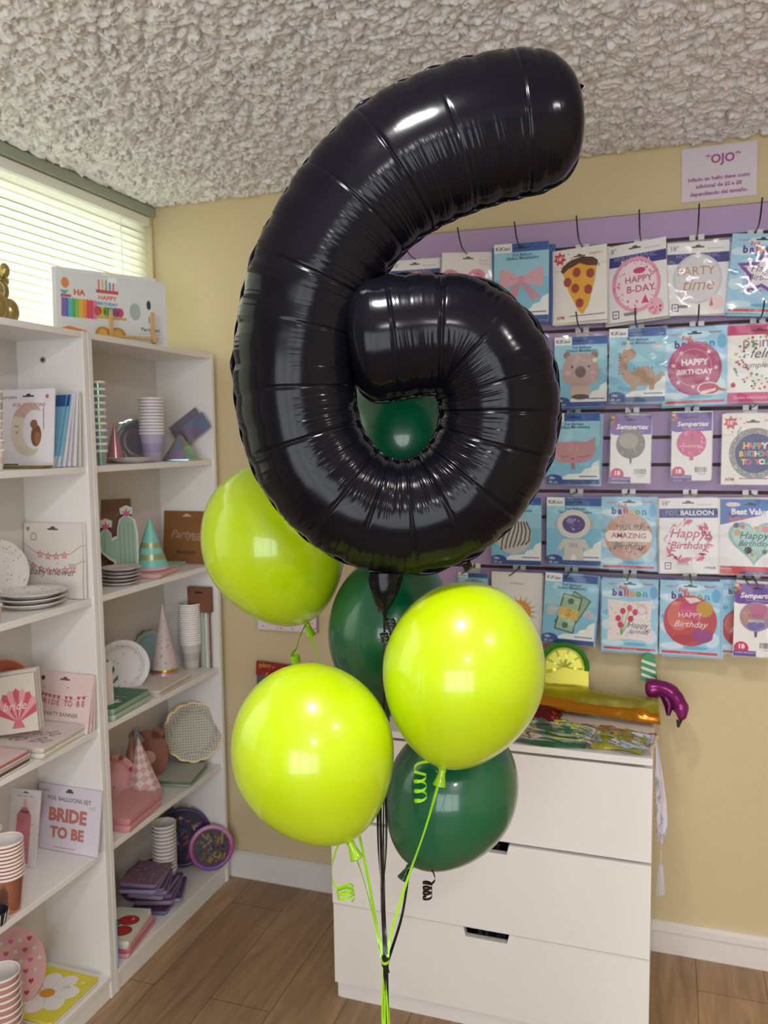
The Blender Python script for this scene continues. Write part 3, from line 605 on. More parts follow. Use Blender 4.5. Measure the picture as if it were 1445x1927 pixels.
P_((skypack, d_hbround, (1253, 616, 1366, 762), -3, 1, 2, 'sky blue pack with a dark pink happy birthday balloon in the second row'))
P_((lambda w, h: Art(w, h, .004, '#f0eeea'), d_prim, (1369, 610, 1488, 757), 3, 0, 1, 'white and magenta pack with coloured dots reading feliz cumpleaños'))
P_((bluepack, d_cat, (1030, 777, 1127, 912), 0, 0, 2, 'blue balloon pack showing a pink cat head in the third row'))
P_((sempack, d_semg, (1150, 781, 1222, 908), 3, -1, 2, 'narrow purple-topped pack with a silver grey balloon in the third row'))
P_((sempack, d_semp, (1267, 776, 1337, 904), 0, 0, 1, 'narrow purple-topped pack with a bright pink balloon in the third row'))
P_((starpack, d_hbty, (1364, 778, 1470, 912), 0, 0, 1, 'white pack with a silver and navy happy birthday balloon in the third row'))
P_((bluepack, d_zebra, (925, 935, 1018, 1063), 0, 0, 1, 'blue balloon pack showing a round zebra stripe balloon in the fourth row'))
P_((bluepack, d_astro, (1030, 936, 1130, 1064), 0, 0, 2, 'blue balloon pack showing a white astronaut in the fourth row'))
P_((skypack, d_amaz, (1134, 935, 1234, 1072), 0, 0, 1, 'sky blue pack reading have an amazing birthday in the fourth row'))
P_((lambda w, h: holopack(w, h, 'FOIL'), d_hbfoil, (1247, 937, 1350, 1078), -2, 1.5, 4, 'white FOIL BALLOON pack with pink happy birthday lettering in the fourth row'))
P_((lambda w, h: Art(w, h, .004, '#ece8ec'), d_best, (1359, 939, 1465, 1082), 0, 0, 2, 'blue and red topped pack with a flowered heart balloon in the fourth row'))
P_((bluepack, d_cat, (862, 1078, 918, 1200), 0, 0, 0, 'blue pack peeping out above the lime balloon at the left of the bottom row'))
P_((lambda w, h: Art(w, h, .003, '#eae6e4'), d_sun, (925, 1077, 1020, 1208), 0, 0, 1, 'white balloon pack showing an orange sun in the bottom row'))
P_((bluepack, d_money, (1021, 1080, 1116, 1212), 4, -3, 3, 'blue balloon pack showing winged green banknotes in the bottom row'))
P_((skypack, d_tulip, (1135, 1089, 1236, 1226), 0, 0, 2, 'sky blue pack with red tulips in the bottom row'))
P_((skypack, d_water, (1246, 1093, 1353, 1234), 0, 0, 2, 'sky blue pack with a red watercolour happy birthday balloon in the bottom row'))
P_((skypack, d_water, (1358, 1092, 1440, 1232), 0, 0, 0, 'sky blue pack half hidden behind the purple-topped pack at the bottom right'))
P_((sempack, d_semf, (1386, 1098, 1462, 1236), 0, 0, 3, 'narrow purple-topped pack with a pastel floral balloon at the bottom right'))
SHORT = ['leftmost white and navy top-row pack', 'pink wings pack', 'pink bow pack', 'pizza slice pack', 'tilted pink birthday circle pack', 'PARTY time pack', 'purple star pack', 'hidden blue second-row pack', 'koala pack', 'dinosaur pack', 'dark pink HAPPY BIRTHDAY pack', 'feliz cumpleaños pack', 'pink cat pack', 'silver grey purple-topped pack', 'bright pink purple-topped pack', 'silver and navy birthday pack', 'zebra pack', 'astronaut pack', 'amazing birthday pack', 'FOIL BALLOON pink lettering pack', 'flowered heart pack', 'blue pack above the lime balloon', 'orange sun pack', 'winged banknotes pack', 'red tulips pack', 'red watercolour birthday pack', 'half hidden sky blue corner pack', 'pastel floral bottom right pack']
WIRE = mat('#3a3a3e', .3, .8)
def hook(tip):
    b = MB(); b.tube(catmull3([(0, -.022, 0), (0, -.12, .0), (0, -.165, tip*.3), (0, -.2, tip)]), .0021, WIRE, n=8)
    h = b.build('display_hook', smooth=True)
    c = MB(); c.box((-.020, -.028, -.007), (-.003, -.024, .009), mat('#ece9e4', .25), .001); c.box((.003, -.028, -.007), (.020, -.024, .009), mat('#ece9e4', .25), .001); c.box((-.019, -.0275, -.03), (.019, -.0245, -.008), mat('#cfccc6', .2), .0008)
    c.build('hook_clip', parent=h); return h
def catmull3(P, n=5):
    P = [Vector(p) for p in P]; P = [2*P[0]-P[1]]+P+[2*P[-1]-P[-2]]; out = []
    for i in range(1, len(P)-2):
        for k in range(n):
            t = k/n; a, b_, c, d = P[i-1:i+3]; out.append(.5*((2*b_)+(c-a)*t+(2*a-5*b_+4*c-d)*t*t+(3*b_-a-3*c+d)*t**3))
    return out+[P[-2]]
HK = {}
BACK = {}
for i, (kind, art, (x0, y0, x1, y1), rz, rl, nb, label) in enumerate(PACKS):
    row = min(range(5), key=lambda r: abs(((y0+y1)/2)-(530, 690, 845, 1005, 1160)[r])); gz = GZ[(0, 3, 6, 9, 12)[row]]
    yy = -.062-.009*nb-(.03 if i == len(PACKS)-1 else 0); P0 = ony((x0+x1)/2, y0, yy); P1 = ony((x0+x1)/2, y1, yy); k = mpp(P0)
    w_ = (x1-x0)*k*1.01/math.cos(math.radians(rz)); h_ = (P0.z-P1.z)
    A = kind(w_, h_); art(A)
    root = tag(empty('balloon_pack', (P0.x, yy, P1.z), (0, 0, math.radians(rz))), label, 'balloon pack', 'balloon packs on the slatwall')
    off = Vector((P0.x, 0, gz-.008))-Vector((P0.x, 0, P1.z))
    o = A.mb.build('printed_card', parent=root); o.rotation_euler = (0, math.radians(-rl), 0)
    P = []; f = .004
    for a in range(9):
        P.append([(-w_/2-f+(w_+2*f)*a/8, -A.t/2-.0045-.0022*math.sin(a*1.3+b_*1.9+i), -f+(h_+2*f)*b_/10) for b_ in range(11)])
    fb = MB().grid(P, FILM); s = fb.build('plastic_sleeve', parent=root, smooth=True); s.rotation_euler = (0, math.radians(-rl), 0)
    # the hook with its clip
    ty = .05 if row == 0 else .03 if row == 1 else .003
    if ty in HK: hk = dup(HK[ty])
    else: hk = HK[ty] = hook(ty)
    hk.location = (P0.x+.004*math.sin(i*2), 0, gz)
    tag(hk, 'black wire hook with pale clip holding the '+SHORT[i], 'hook', 'wire hooks on the slatwall')
    for b_ in range(nb):
        bm_ = MB(); col = {'bluepack': ['#3f6fb0', '#9cc9de', '#2d58a3'], 'skypack': ['#a5d2ec', '#8fc0de']}.get(getattr(kind, '__name__', ''), ['#e6e0da', '#d9d6d2', '#efecea'])
        bm_.box((-w_/2, -.0015, 0), (w_/2, .0015, h_), mat(col[b_ % len(col)], .4)); bm_.box((-w_/2+.01, -.0017, h_-.02), (w_/2-.01, -.0015, h_-.01), mat(col[0], .4))
        tag(bm_.build('balloon_pack', loc=(P0.x+random.uniform(-.006, .009), yy+.010*(b_+1), P1.z+random.uniform(-.008, .004)), rot=(0, math.radians(-rl+random.uniform(-2, 2)), math.radians(rz*.6+random.uniform(-2, 2)))),
            'edge of a spare pack hanging behind the '+SHORT[i], 'balloon pack', 'spare packs behind the front cards')
# price notice on the wall
A = Art(.198, .148, .0006, '#dcd2de'); A.text('*OJO*', .05, .56, .17, '#a84a94', bold=.03).text('Inflado en helio tiene costo', .0, .3, .075, '#a95f9e', bold=.04, fit=.94).text('adicional de $2 a $8', .0, .2, .075, '#a95f9e', bold=.04).text('dependiendo del tamaño.', .0, .095, .075, '#a95f9e', bold=.04)
p = ony(1352, 373, -.004); o = A.mb.build('price_notice', loc=(p.x, -.004, p.z-.002), rot=(0, math.radians(-.6), 0)); tag(o, 'white paper notice with purple lettering *OJO* taped above the slatwall', 'notice')
# ------------------------------------------------------------------ things on the shelves
LB, LC, LD = 'left bookcase', 'corner bookcase', ''
def seat(px0, px1, py, x, z):      # floor point of a thing at pixel column centre, distance x from the window wall, on shelf height z
    P = onx((px0+px1)/2, py, x); return Vector((x, P.y, z)), mpp(P)
def card(name, A, label, cat, px0, px1, py0, py1, x, z, rz, lean=8, th=.003, group=None, roll=0, wk=1.):
    """A: function (w, h) -> Art; leaning back by lean degrees"""
    P, k = seat(px0, px1, py1, x, z); fw = math.degrees(math.atan2(CP.x-P.x, P.y-CP.y)); w_ = (px1-px0)*k/max(.35, math.cos(math.radians(rz-fw)))*wk
    h_ = (onx((px0+px1)/2, py0, x).z-z)/math.cos(math.radians(lean)); art = A(w_, h_)
    o = art.mb.build(name, loc=P+Vector((0, 0, .001)), rot=(-math.radians(lean), math.radians(roll), math.radians(rz)))
    return tag(o, label, cat, group)
PAPER = mat('#ece6e2', .55)
def cup_mesh(body, rim='#f1ecea', band=None, r0=.026, r1=.037, h=.095, rough=.5, metal=0):
    b = MB(); m_ = mat(body, rough, metal); rm_ = mat(rim, .4)
    prof = [(.001, .006), (r0-.001, .006), (r1-.0012, h-.004)]
    b.lathe(prof, PAPER, n=28)
    if band:
        zb = [0, h*.3, h*.62, h-.006]; ms = [m_, mat(band, rough, metal), m_]
        for i in range(3): b.lathe([(r0+(r1-r0)*zb[i]/h, zb[i]), (r0+(r1-r0)*zb[i+1]/h, zb[i+1])], ms[i], n=28)
    else: b.lathe([(r0, 0), (r1, h-.006)], m_, n=28)
    b.lathe([(r1, h-.007), (r1+.0022, h-.006), (r1+.003, h-.003), (r1+.002, h), (r1-.0012, h-.003)], rm_, n=28)
    return b
def cupstack(px0, px1, py0, py1, x, z, n, label, grp, **kw):
    P, k = seat(px0, px1, py1, x, z); H_ = onx((px0+px1)/2, py0, x).z-z; r1 = (px1-px0)*k/2-.003; h = kw.pop('h', min(H_*.62, r1*2.5)); st = (H_-h)/max(1, n-1)
    b = cup_mesh(h=h, r1=r1, r0=r1*.72, **kw); first = b.build('paper_cup', loc=P, smooth=True, angle=35)
    tag(first, label, 'cup', grp)
    for i in range(1, n): dup(first, loc=P+Vector((random.uniform(-.0006, .0006), random.uniform(-.0006, .0006), i*st)), rot=(0, 0, i*.7))
    return P, r1, H_
def plate_mb(r, m_, rimm=None, n=48, sc=0, lobes=12, depth=.012, th=.0022):
    """paper plate lying flat, face up"""
    P = []
    for rr_, z in ((.001, 0), (.62, 0), (.7, .15), (.8, .75), (.86, .9), (.955, 1.0), (1, 1)):
        P.append([(rr_*r*(1+sc*abs(math.sin(lobes/2*2*PI*k/n))*(rr_ > .8))*math.cos(2*PI*k/n), rr_*r*(1+sc*abs(math.sin(lobes/2*2*PI*k/n))*(rr_ > .8))*math.sin(2*PI*k/n), z*depth+th) for k in range(n)])
    b = MB(); k_ = len(P)-2 if rimm else 3; b.grid(P[:k_+1], m_, wrapv=True); b.grid(P[k_:], rimm or m_, wrapv=True)
    Q = [[(x, y, z-th) for x, y, z in r_] for r_ in P]; b.grid([list(reversed(r_)) for r_ in Q], PAPER, wrapv=True)
    b.grid([P[-1], Q[-1]], rimm or m_, wrapv=True); return b
def stand_plate(mb, r, label, px0, px1, py0, py1, x, z, rz, lean=12, name='paper_plate', group=None):
    """plate standing on its edge, face towards -y before turning"""
    P, k = seat(px0, px1, py1, x, z)
    o = mb.build(name, smooth=True, angle=50); o.matrix_world = Matrix.Translation(P)@Matrix.Rotation(math.radians(rz), 4, 'Z')@Matrix.Rotation(math.radians(-lean), 4, 'X')@Matrix.Translation((0, 0, r))@Matrix.Rotation(PI/2, 4, 'X')
    return tag(o, label, 'plate', group)
def rad_px(px0, px1, py1, x, z): return (px1-px0)/2*seat(px0, px1, py1, x, z)[1]
def dotmat(name, base, dots, scale, th_=.22, rough=.45):
    m, nt, b, N, L = nodemat(name, rough); tc = N('ShaderNodeTexCoord'); v = N('ShaderNodeTexVoronoi', i_Scale=scale); v2 = N('ShaderNodeMath', operation='LESS_THAN'); v2.inputs[1].default_value = th_
    L(tc.outputs['Object'], v.inputs['Vector']); L(v.outputs['Distance'], v2.inputs[0])
    rp = N('ShaderNodeValToRGB'); rp.color_ramp.interpolation = 'CONSTANT'; cr = rp.color_ramp; cr.elements[0].color = lin(dots[0]); cr.elements[1].color = lin(dots[-1]); cr.elements[1].position = 1-1/len(dots)
    for i, c in enumerate(dots[1:-1]): e = cr.elements.new((i+1)/len(dots)); e.color = lin(c)
    sp = N('ShaderNodeSeparateColor'); L(v.outputs['Color'], sp.inputs[0]); L(sp.outputs[0], rp.inputs[0])
    mx = N('ShaderNodeMix', data_type='RGBA'); mx.inputs[6].default_value = lin(base); L(v2.outputs[0], mx.inputs[0]); L(rp.outputs[0], mx.inputs[7]); L(mx.outputs[2], b.inputs['Base Color']); return m
def holomat(name, rough=.16, sc=9):
    m, nt, b, N, L = nodemat(name, rough); b.inputs['Metallic'].default_value = .75
    lw = N('ShaderNodeLayerWeight'); lw.inputs[0].default_value = .5; tc = N('ShaderNodeTexCoord'); nz = N('ShaderNodeTexNoise', i_Scale=float(sc)); L(tc.outputs['Object'], nz.inputs['Vector'])
    a = N('ShaderNodeMath', operation='MULTIPLY_ADD'); a.inputs[1].default_value = 2.2; L(lw.outputs['Facing'], a.inputs[0]); L(nz.outputs['Fac'], a.inputs[2])
    f = N('ShaderNodeMath', operation='FRACT'); L(a.outputs[0], f.inputs[0]); rp = N('ShaderNodeValToRGB'); cr = rp.color_ramp
    cols = ['#c9c3d6', '#e3a0a8', '#e8d08c', '#9ad6b0', '#8fb9d8', '#b9a3d6', '#c9c3d6']; cr.elements[0].color = lin(cols[0]); cr.elements[1].color = lin(cols[-1])
    for i, c in enumerate(cols[1:-1]): e = cr.elements.new((i+1)/6); e.color = lin(c)
    L(f.outputs[0], rp.inputs[0]); L(rp.outputs[0], b.inputs['Base Color']); return m
HOLO = holomat('holographic_foil')
def napkins(name, label, corners, z, n, fills, top, grp=None, th=.016, art=None, blk=False, rough=.5):
    """a flat pack of napkins: corners = centre (x, y), size, turn; n folded bundles in the pack"""
    (x, y), (w_, d_), rz = corners; root = tag(empty(name, (x, y, z), (0, 0, math.radians(rz))), label, 'napkins', grp)
    for i in range(n):
        b = MB(); P = []
        for zz, ins in ((0, .003), (.25, 0), (.75, 0), (1, .003)): P.append((zz, ins))
        m_ = mat(fills[i % len(fills)], rough); mt = mat(top, rough); j = random.uniform(-.002, .002); z0 = i*th/n+.0006; z1 = (i+1)*th/n-.0004; c = .006
        def ring(zv, s): return [(-w_/2+s+c, -d_/2+s, zv), (w_/2-s-c, -d_/2+s, zv), (w_/2-s, -d_/2+s+c, zv), (w_/2-s, d_/2-s-c, zv), (w_/2-s-c, d_/2-s, zv), (-w_/2+s+c, d_/2-s, zv), (-w_/2+s, d_/2-s-c, zv), (-w_/2+s, -d_/2+s+c, zv)]
        R_ = [ring(z0, .002), ring(z0*.7+z1*.3, 0), ring(z0*.3+z1*.7, 0), ring(z1, .002)]
        b.grid(R_, m_, wrapv=True); b.add(R_[3], [tuple(range(8))], mt); b.add(R_[0], [tuple(reversed(range(8)))], m_); b.build('napkin_bundle', parent=root, loc=(j, j, 0))
    if art:
        A = Art(w_*.96, d_*.96, .0008, top); art(A); A.mb.build('printed_top', parent=root, loc=(0, -d_*.48, th+.0004), rot=(-PI/2, 0, 0))
    return root
def flatplates(label0, px0, px1, py1, x, z, n, cols, gap=.006, name='paper_plate', grp=None, sc=0, sq=False, lift=0):
    P, k = seat(px0, px1, py1, x, z); r = (px1-px0)/2*k; out = []
    for i in range(n):
        o = plate_mb(r, cols[i % len(cols)], sc=sc, depth=.01).build(name, loc=P+Vector((random.uniform(-.002, .002), random.uniform(-.002, .002), lift+i*gap+.0005)), rot=(0, 0, i*.5), smooth=True, angle=50)
        tag(o, label0, 'plate', grp); out.append(o)
    return out
def conehat(label, px0, px1, py0, py1, x, z, m_, trim, stripes=None, lean=(0, 0), n=1):
    P, k = seat(px0, px1, py1, x, z); r = (px1-px0)/2*k; h = onx((px0+px1)/2, py0, x).z-z; b = MB()
    b.lathe([(.0012, h), (r*.5, h*.5), (r, 0)], m_, n=40); b.lathe([(r*.98, 0), (.0008, h*.985)], PAPER, n=40)
    o = b.build('party_hat', loc=P+Vector((0, 0, .0012)), rot=(math.radians(lean[0]), math.radians(lean[1]), 0), smooth=True, angle=0)
    b = MB(); b.lathe([(r*1.0, 0), (r*1.02, .003), (r*.965, .009), (r*.93, .0095)], trim, n=40); b.build('trim_band', parent=o, smooth=True)
    for z0, z1, c in stripes or (): MB().lathe([(r*(1-z0)+.0006, h*z0), (r*(1-z1)+.0006, h*z1)], c, n=40).build('printed_stripe', parent=o, smooth=True)
    return tag(o, label, 'party hat')
z1_, z2_, z3_, z4_, z5_ = [LEV[i]+.0006 for i in (4, 3, 2, 1, 0)]
GOLD = mat('#b9a36c', .28, .85); GEDGE = mat('#9c8350', .35, .6); PINK = '#e2a9ae'
def lean_card(name, A, label, cat, x0, x1, y, z, h, lean, th=.003, rz=0, group=None):
    """card standing along x, facing the room (-y), leaning back against a side panel"""
    art = A(x1-x0, h/math.cos(math.radians(lean))); o = art.mb.build(name, loc=((x0+x1)/2, y, z+.001), rot=(-math.radians(lean), 0, math.radians(rz))); return tag(o, label, cat, group)
def AF(fn, t, c): return lambda w, h: (lambda A: (fn(A), A)[1])(Art(w, h, t, c))
# --- on top: gold balloon animal, rainbow packs, easel
P, k = seat(0, 30, 597, .12, TOPZ); b = MB()
def blob(c, r, s=(1, 1, 1), n=20):
    P_b = [[(c[0]+max(r*math.sin(PI*i/12), .0006)*math.cos(2*PI*j/n)*s[0], c[1]+max(r*math.sin(PI*i/12), .0006)*math.sin(2*PI*j/n)*s[1], c[2]+r*math.cos(PI*i/12)*s[2]) for j in range(n)] for i in range(13)]
    b.grid(list(reversed(P_b)), GOLD, wrapv=True)
P.y = -.885; zt = TOPZ+.001
for dy, s in ((0, 1), (-.11, 1)):
    for dx in (-.022, .022): blob((dx, dy, .034), .024, (1, 1, 1.4))
blob((0, -.055, .082), .026, (1, 2.0, 1)); blob((0, .012, .088), .021, (1, 1, 1.4)); blob((0, .036, .118), .017, (.9, 1.7, .9)); blob((-.013, .008, .138), .013, (1, 1, 1.5)); blob((.013, .008, .138), .013, (1, 1, 1.5)); blob((0, -.135, .118), .012, (1, 1, 2)); blob((0, .068, .118), .006)
tag(b.build('balloon_animal_figurine', loc=(.13, P.y, zt), rot=(0, 0, .5), smooth=True, angle=0), 'gold balloon animal figurine on top of the left bookcase', 'figurine')
def rainbow(A, rt=False):
    T = A.H
    A.ell(-.42+.0, T*.83, .035, .05, '#e0895a').rect(-.46, T*.62, -.37, T*.66, '#c9505a').poly([(-.47, T*.72), (-.39, T*.72), (-.43, T*.64)], '#5cb0b5')
    for i, c in enumerate(('#8a62a8', '#5a6ac0', '#58b8c4', '#5aae50', '#8fc050', '#e8b040', '#e8913c', '#d84f4f', '#cf4a70', '#e07aa0')): A.poly([(-.46+i*.031, T*.34), (-.43+i*.031, T*.32), (-.425+i*.031, T*.6), (-.455+i*.031, T*.62)], c, keep=True)
    A.nxt(); A.text('HA', -.3, T*.7, .07, '#d8604a', bold=.05)
    A.poly([(-.5, 0), (-.5, T*.14), (-.4, T*.2), (-.25, T*.15), (-.14, 0)], '#e0823c').poly([(-.45, 0), (-.42, T*.08), (-.3, T*.1), (-.2, 0)], '#efe6dc')
    for i, c in enumerate(('#d8604a', '#e8b040', '#5aae50', '#3f88c0', '#d84f70')): A.rect(-.13+i*.033, T*.78, -.118+i*.033, T*.93, c, keep=True)
    A.rect(-.15, T*.73, .05, T*.78, '#c9525a').text('HAPPY', -.05, T*.66, .055, '#e0703c', bold=.03).text('BIRTHDAY', -.05, T*.57, .04, '#4a9ac0', bold=.03)
    for i, c in enumerate(('#c94a5c', '#e8b040', '#5aae50', '#58b0c4', '#8a62a8', '#cf4a70')): A.ell(-.14+i*.04, T*.46, .035, .045, c, n=16, keep=True)
    A.nxt(); A.rect(-.16, T*.35, .12, T*.39, '#d8a85a').ell(-.1, T*.12, .07, .07, '#c98a2c').ell(.03, T*.12, .08, .07, '#c98a2c').ell(-.1, T*.13, .04, .04, '#e0b050').ell(.03, T*.13, .045, .04, '#e0b050')
    A.ell(.2, T*.5, .05, .08, '#a9b5b4').ell(.33, T*.62, .02, .045, '#3a3c48').rect(.327, T*.35, .333, T*.45, '#555').text('Party set', .34, T*.24, .05, '#444', bold=.01)
    for i in range(3): A.rect(.22, T*(.17-i*.05), .46, T*(.175-i*.05), '#a9a5ac', keep=True)
    A.slot(T-.05, .04, '#f6f4f2'); return A
card('party_set_pack', lambda w, h: rainbow(Art(w, h, .008, '#dcdde2')), 'white rainbow party set pack leaning on the easel on the corner bookcase', 'party set pack', 112, 317, 520, 640, .14, TOPZ, 50, 7, roll=2, wk=.96)
card('party_set_pack', lambda w, h: rainbow(Art(w, h, .006, '#e3e4e8')), 'second white party set pack showing its left edge behind the rainbow pack', 'party set pack', 104, 300, 512, 634, .125, TOPZ, 50, 7, roll=2, wk=.95)
WOOD = mat('#d0a468', .5); Pe, k = seat(196, 276, 640, .185, TOPZ)
t = tag(empty('easel', (.195, -.425, TOPZ), (0, 0, math.radians(50))), 'small light wooden easel holding the rainbow party set pack', 'easel')
for s in (-1, 1): MB().box((s*.062-.005, -.012, .001), (s*.062+.005, -.002, .095), WOOD, .001).build('upright', parent=t); MB().box((s*.062-.005, -.03, .001), (s*.062+.005, -.002, .012), WOOD, .001).build('foot', parent=t)
MB().box((-.075, -.016, .012), (.075, -.003, .02), WOOD, .001).build('ledge', parent=t)
# --- left bookcase, first compartment
def moon(A):
    T = A.H; A.text('partydeco', -.36, T-.12, .07, '#444', bold=.01).slot(T-.11, .11, '#333').text('FOIL BALLOONS', .02, T-.25, .085, '#444').rect(-.24, T-.33, .28, T-.325, '#999').star(.36, T-.12, .05, '#b06a70', n=5)
    c = (-.08, .62); out = [(.02+.35*math.cos(a)*1.0, .6+.42*math.sin(a)) for a in [math.radians(t) for t in range(60, 301, 10)]]; inn = [(.14+.24*math.cos(a), .6+.31*math.sin(a)) for a in [math.radians(t) for t in range(295, 64, -10)]]
    A.poly(out+inn, '#dccfc0').poly([p for p in out if p[1] > .75]+[p for p in inn if p[1] > .75], '#cfaaa4').poly([p for p in out if p[1] < .36]+[p for p in inn if p[1] < .36], '#d3cdb4')
    A.ell(.17, .5, .1, .17, '#7d4f3c').ell(.12, .68, .07, .07, '#8f6048').ell(.2, .46, .06, .1, '#a06a4c').line([(.3, .93), (.31, .6)], .014, '#8a6450').line([(-.26, .66), (-.2, .64), (-.17, .66)], .012, '#5a4a48').ell(-.2, .55, .03, .03, '#d09a96').rect(-.44, .03, -.16, .06, '#4c6a52')
lean_card('balloon_card', AF(moon, .004, '#e9e3ea'), 'white FOIL BALLOONS card with a crescent moon and sleeping bear', 'balloon card', .07, .238, -.845, z1_, .205, 6)
for i, (x0, x1, rz, c, hd, ln) in enumerate(((112, 128, 40, '#7fbcd8', '#2b5aa0', 3), (122, 146, 48, '#8ac2dc', '#27549a', 4), (134, 152, 60, '#e4e2ea', None, 10), (142, 158, 63, '#dcd9e0', None, 8), (150, 164, 66, '#e8e5ea', None, 6), (158, 168, 70, '#ded9d2', None, 3))):
    def ed(A, hd=hd):
        if hd: A.rect(-.5, A.H-.22, .5, A.H, hd).poly([(-.5, .0), (.5, 0), (.5, .2), (0, .1), (-.5, .15)], '#e4e8ec')
    yb, ln_ = [(-.822, 17), (-.810, 16), (-.795, 14), (-.778, 10), (-.760, 6.5), (-.742, 3)][i]; xr = [.226, .231, .234, .237, .241, .243][i]
    A = Art(.15, .2, .003, c); ed(A); o = A.mb.build('card_pack', loc=(xr-.075, yb, z1_+.001), rot=(-math.radians(ln_), 0, 0))
    tag(o, ['light blue pack with a navy top, first behind the moon card', 'light blue pack with a navy top, second behind the moon card', 'white card pack leaning most, just right of the blue ones', 'white card pack leaning less, third from the side panel', 'white card pack leaning nearly upright, second from the side panel', 'cream card pack standing upright against the side panel'][i], 'card pack', 'packs leaning beside the moon card')
for i in range(3):
    b = MB().box((-.08, -.02, 0), (.08, .02, .002), mat('#a8935a', .35, .5), .0005); tag(b.build('gold_packet', loc=(.16+.003*i, -.876, z1_+.0004+.0026*i), rot=(0, 0, math.radians(1+2*i))), 'flat gold packet lying in front of the moon card', 'packet', 'gold packets by the moon card')
cupstack(-26, 11, 735, 885, .2, z1_, 7, 'white dotted paper cup in the stack at the left picture edge, top compartment', 'dotted cups at the left edge', body='#e6dcd8', band='#d9c4bc')
# second compartment
SPK = dotmat('speckled_paper', '#e2dcda', ['#9a8a86', '#c9a09a', '#7d7a80'], 95, .2)
r_ = .088; stand_plate(plate_mb(r_, SPK), r_, 'speckled white paper plate standing at the back of the second compartment', -44, 36, 1000, 1118, .05, z2_, 65, 10)
def baby(A):
    T = A.H; A.slot(T-.09, .09, '#5d5248').ell(-.43, T-.09, .03, .03, '#9a8a68').ring(-.33, T-.2, .05, .05, .018, '#b5a68c', n=20)
    A.line([(-.5, T-.3), (-.3, T-.42), (0, T-.47), (.3, T-.43), (.5, T-.3)], .008, '#8c7c74').line([(-.5, T-.5), (-.3, T-.62), (0, T-.67), (.3, T-.63), (.5, T-.52)], .008, '#8c7c74')
    for u, v in ((-.22, T-.45), (-.08, T-.47), (.06, T-.47), (.2, T-.45), (-.34, T-.62), (-.2, T-.66), (-.07, T-.68), (.07, T-.68), (.21, T-.66), (.34, T-.64)): A.star(u, v, .065, '#cf7d88', keep=True); 
    A.nxt()
    for u, v in ((-.22, T-.45), (-.08, T-.47), (.06, T-.47), (.2, T-.45), (-.34, T-.62), (-.2, T-.66), (-.07, T-.68), (.07, T-.68), (.21, T-.66), (.34, T-.64)): A.star(u, v, .034, '#e7c0c2', keep=True)
    A.nxt(); A.text('baby shower', -.02, .36, .15, '#5a5350', shear=.35).dots(8, -.45, .2, .45, T-.2, .01, ['#b5a68c']).rect(.27, .44, .4, .49, '#c5bdb8')
for i in range(2):
    lean_card('banner_card', AF(baby, .003, '#e6dfd8'), ['cream baby shower card with two garlands of pink stars', 'second cream card edge showing behind the baby shower card'][i], 'banner card', .03+.006*i, .228+.006*i, -.7415+.0085*i, z2_, .208, 3.2 if i == 0 else 2)
for i in range(3):
    P, k = seat(-10, 128, 1148, .165, z2_); o = plate_mb(.088, SPK if i else SPK, depth=.014).build('paper_plate', loc=(.155, -.855+.003*i, z2_+.0005+.0125*i), smooth=True, angle=50); tag(o, 'speckled cream paper plate lying in the stack of three on the second shelf', 'plate', 'speckled plates stacked flat')
cupstack(-30, 5, 1030, 1160, .22, z2_, 5, 'pink dotted paper cup at the picture edge beside the speckled plates', 'pink dotted cups at the left edge', body='#dfc0bc')
# third compartment
RG_ = mat('#c98a72', .25, .75); r_ = .113; o = stand_plate(plate_mb(r_, mat('#a9604c', .25, .8), RG_), r_, 'rose gold foil plate at the back behind the seashell card', -82, 28, 1222, 1310, .05, z3_, 48, 10)
o.matrix_world = Matrix.Translation((.064, -.885, z3_))@Matrix.Rotation(math.radians(78), 4, 'Z')@Matrix.Rotation(math.radians(-7), 4, 'X')@Matrix.Translation((0, 0, r_))@Matrix.Rotation(PI/2, 4, 'X')
def shell(A):
    T = A.H; c = (.05, .22)
    for i in range(9):
        a0 = math.radians(20+i*15.5); a1 = math.radians(20+(i+1)*15.5); am = (a0+a1)/2; R_ = .62
        A.poly([c, (c[0]+R_*.92*math.cos(a0), c[1]+R_*1.1*math.sin(a0)), (c[0]+R_*1.0*math.cos(am), c[1]+R_*1.2*math.sin(am)), (c[0]+R_*.92*math.cos(a1), c[1]+R_*1.1*math.sin(a1))], ['#c9596a', '#dfa0a4'][i % 2], keep=True)
    A.nxt(); A.poly([(-.1, .1), (.2, .1), (.12, .28), (-.02, .28)], '#cf7480').text('bride', -.02, .58, .26, '#f0dcd8', shear=.4)
for i in range(3):
    A = Art(.12, .15 if i == 0 else .158, .003, '#d8d0c4'); 
    if i == 0: shell(A)
    tag(A.mb.build('card_pack', loc=(.142-.004*i, -.915+.014*i, z3_+.046), rot=(-math.radians(12), math.radians(-9), math.radians(14))), ['card with a pink striped seashell in the third compartment', 'cream card directly behind the seashell card', 'cream card furthest behind the seashell card'][i], 'card')
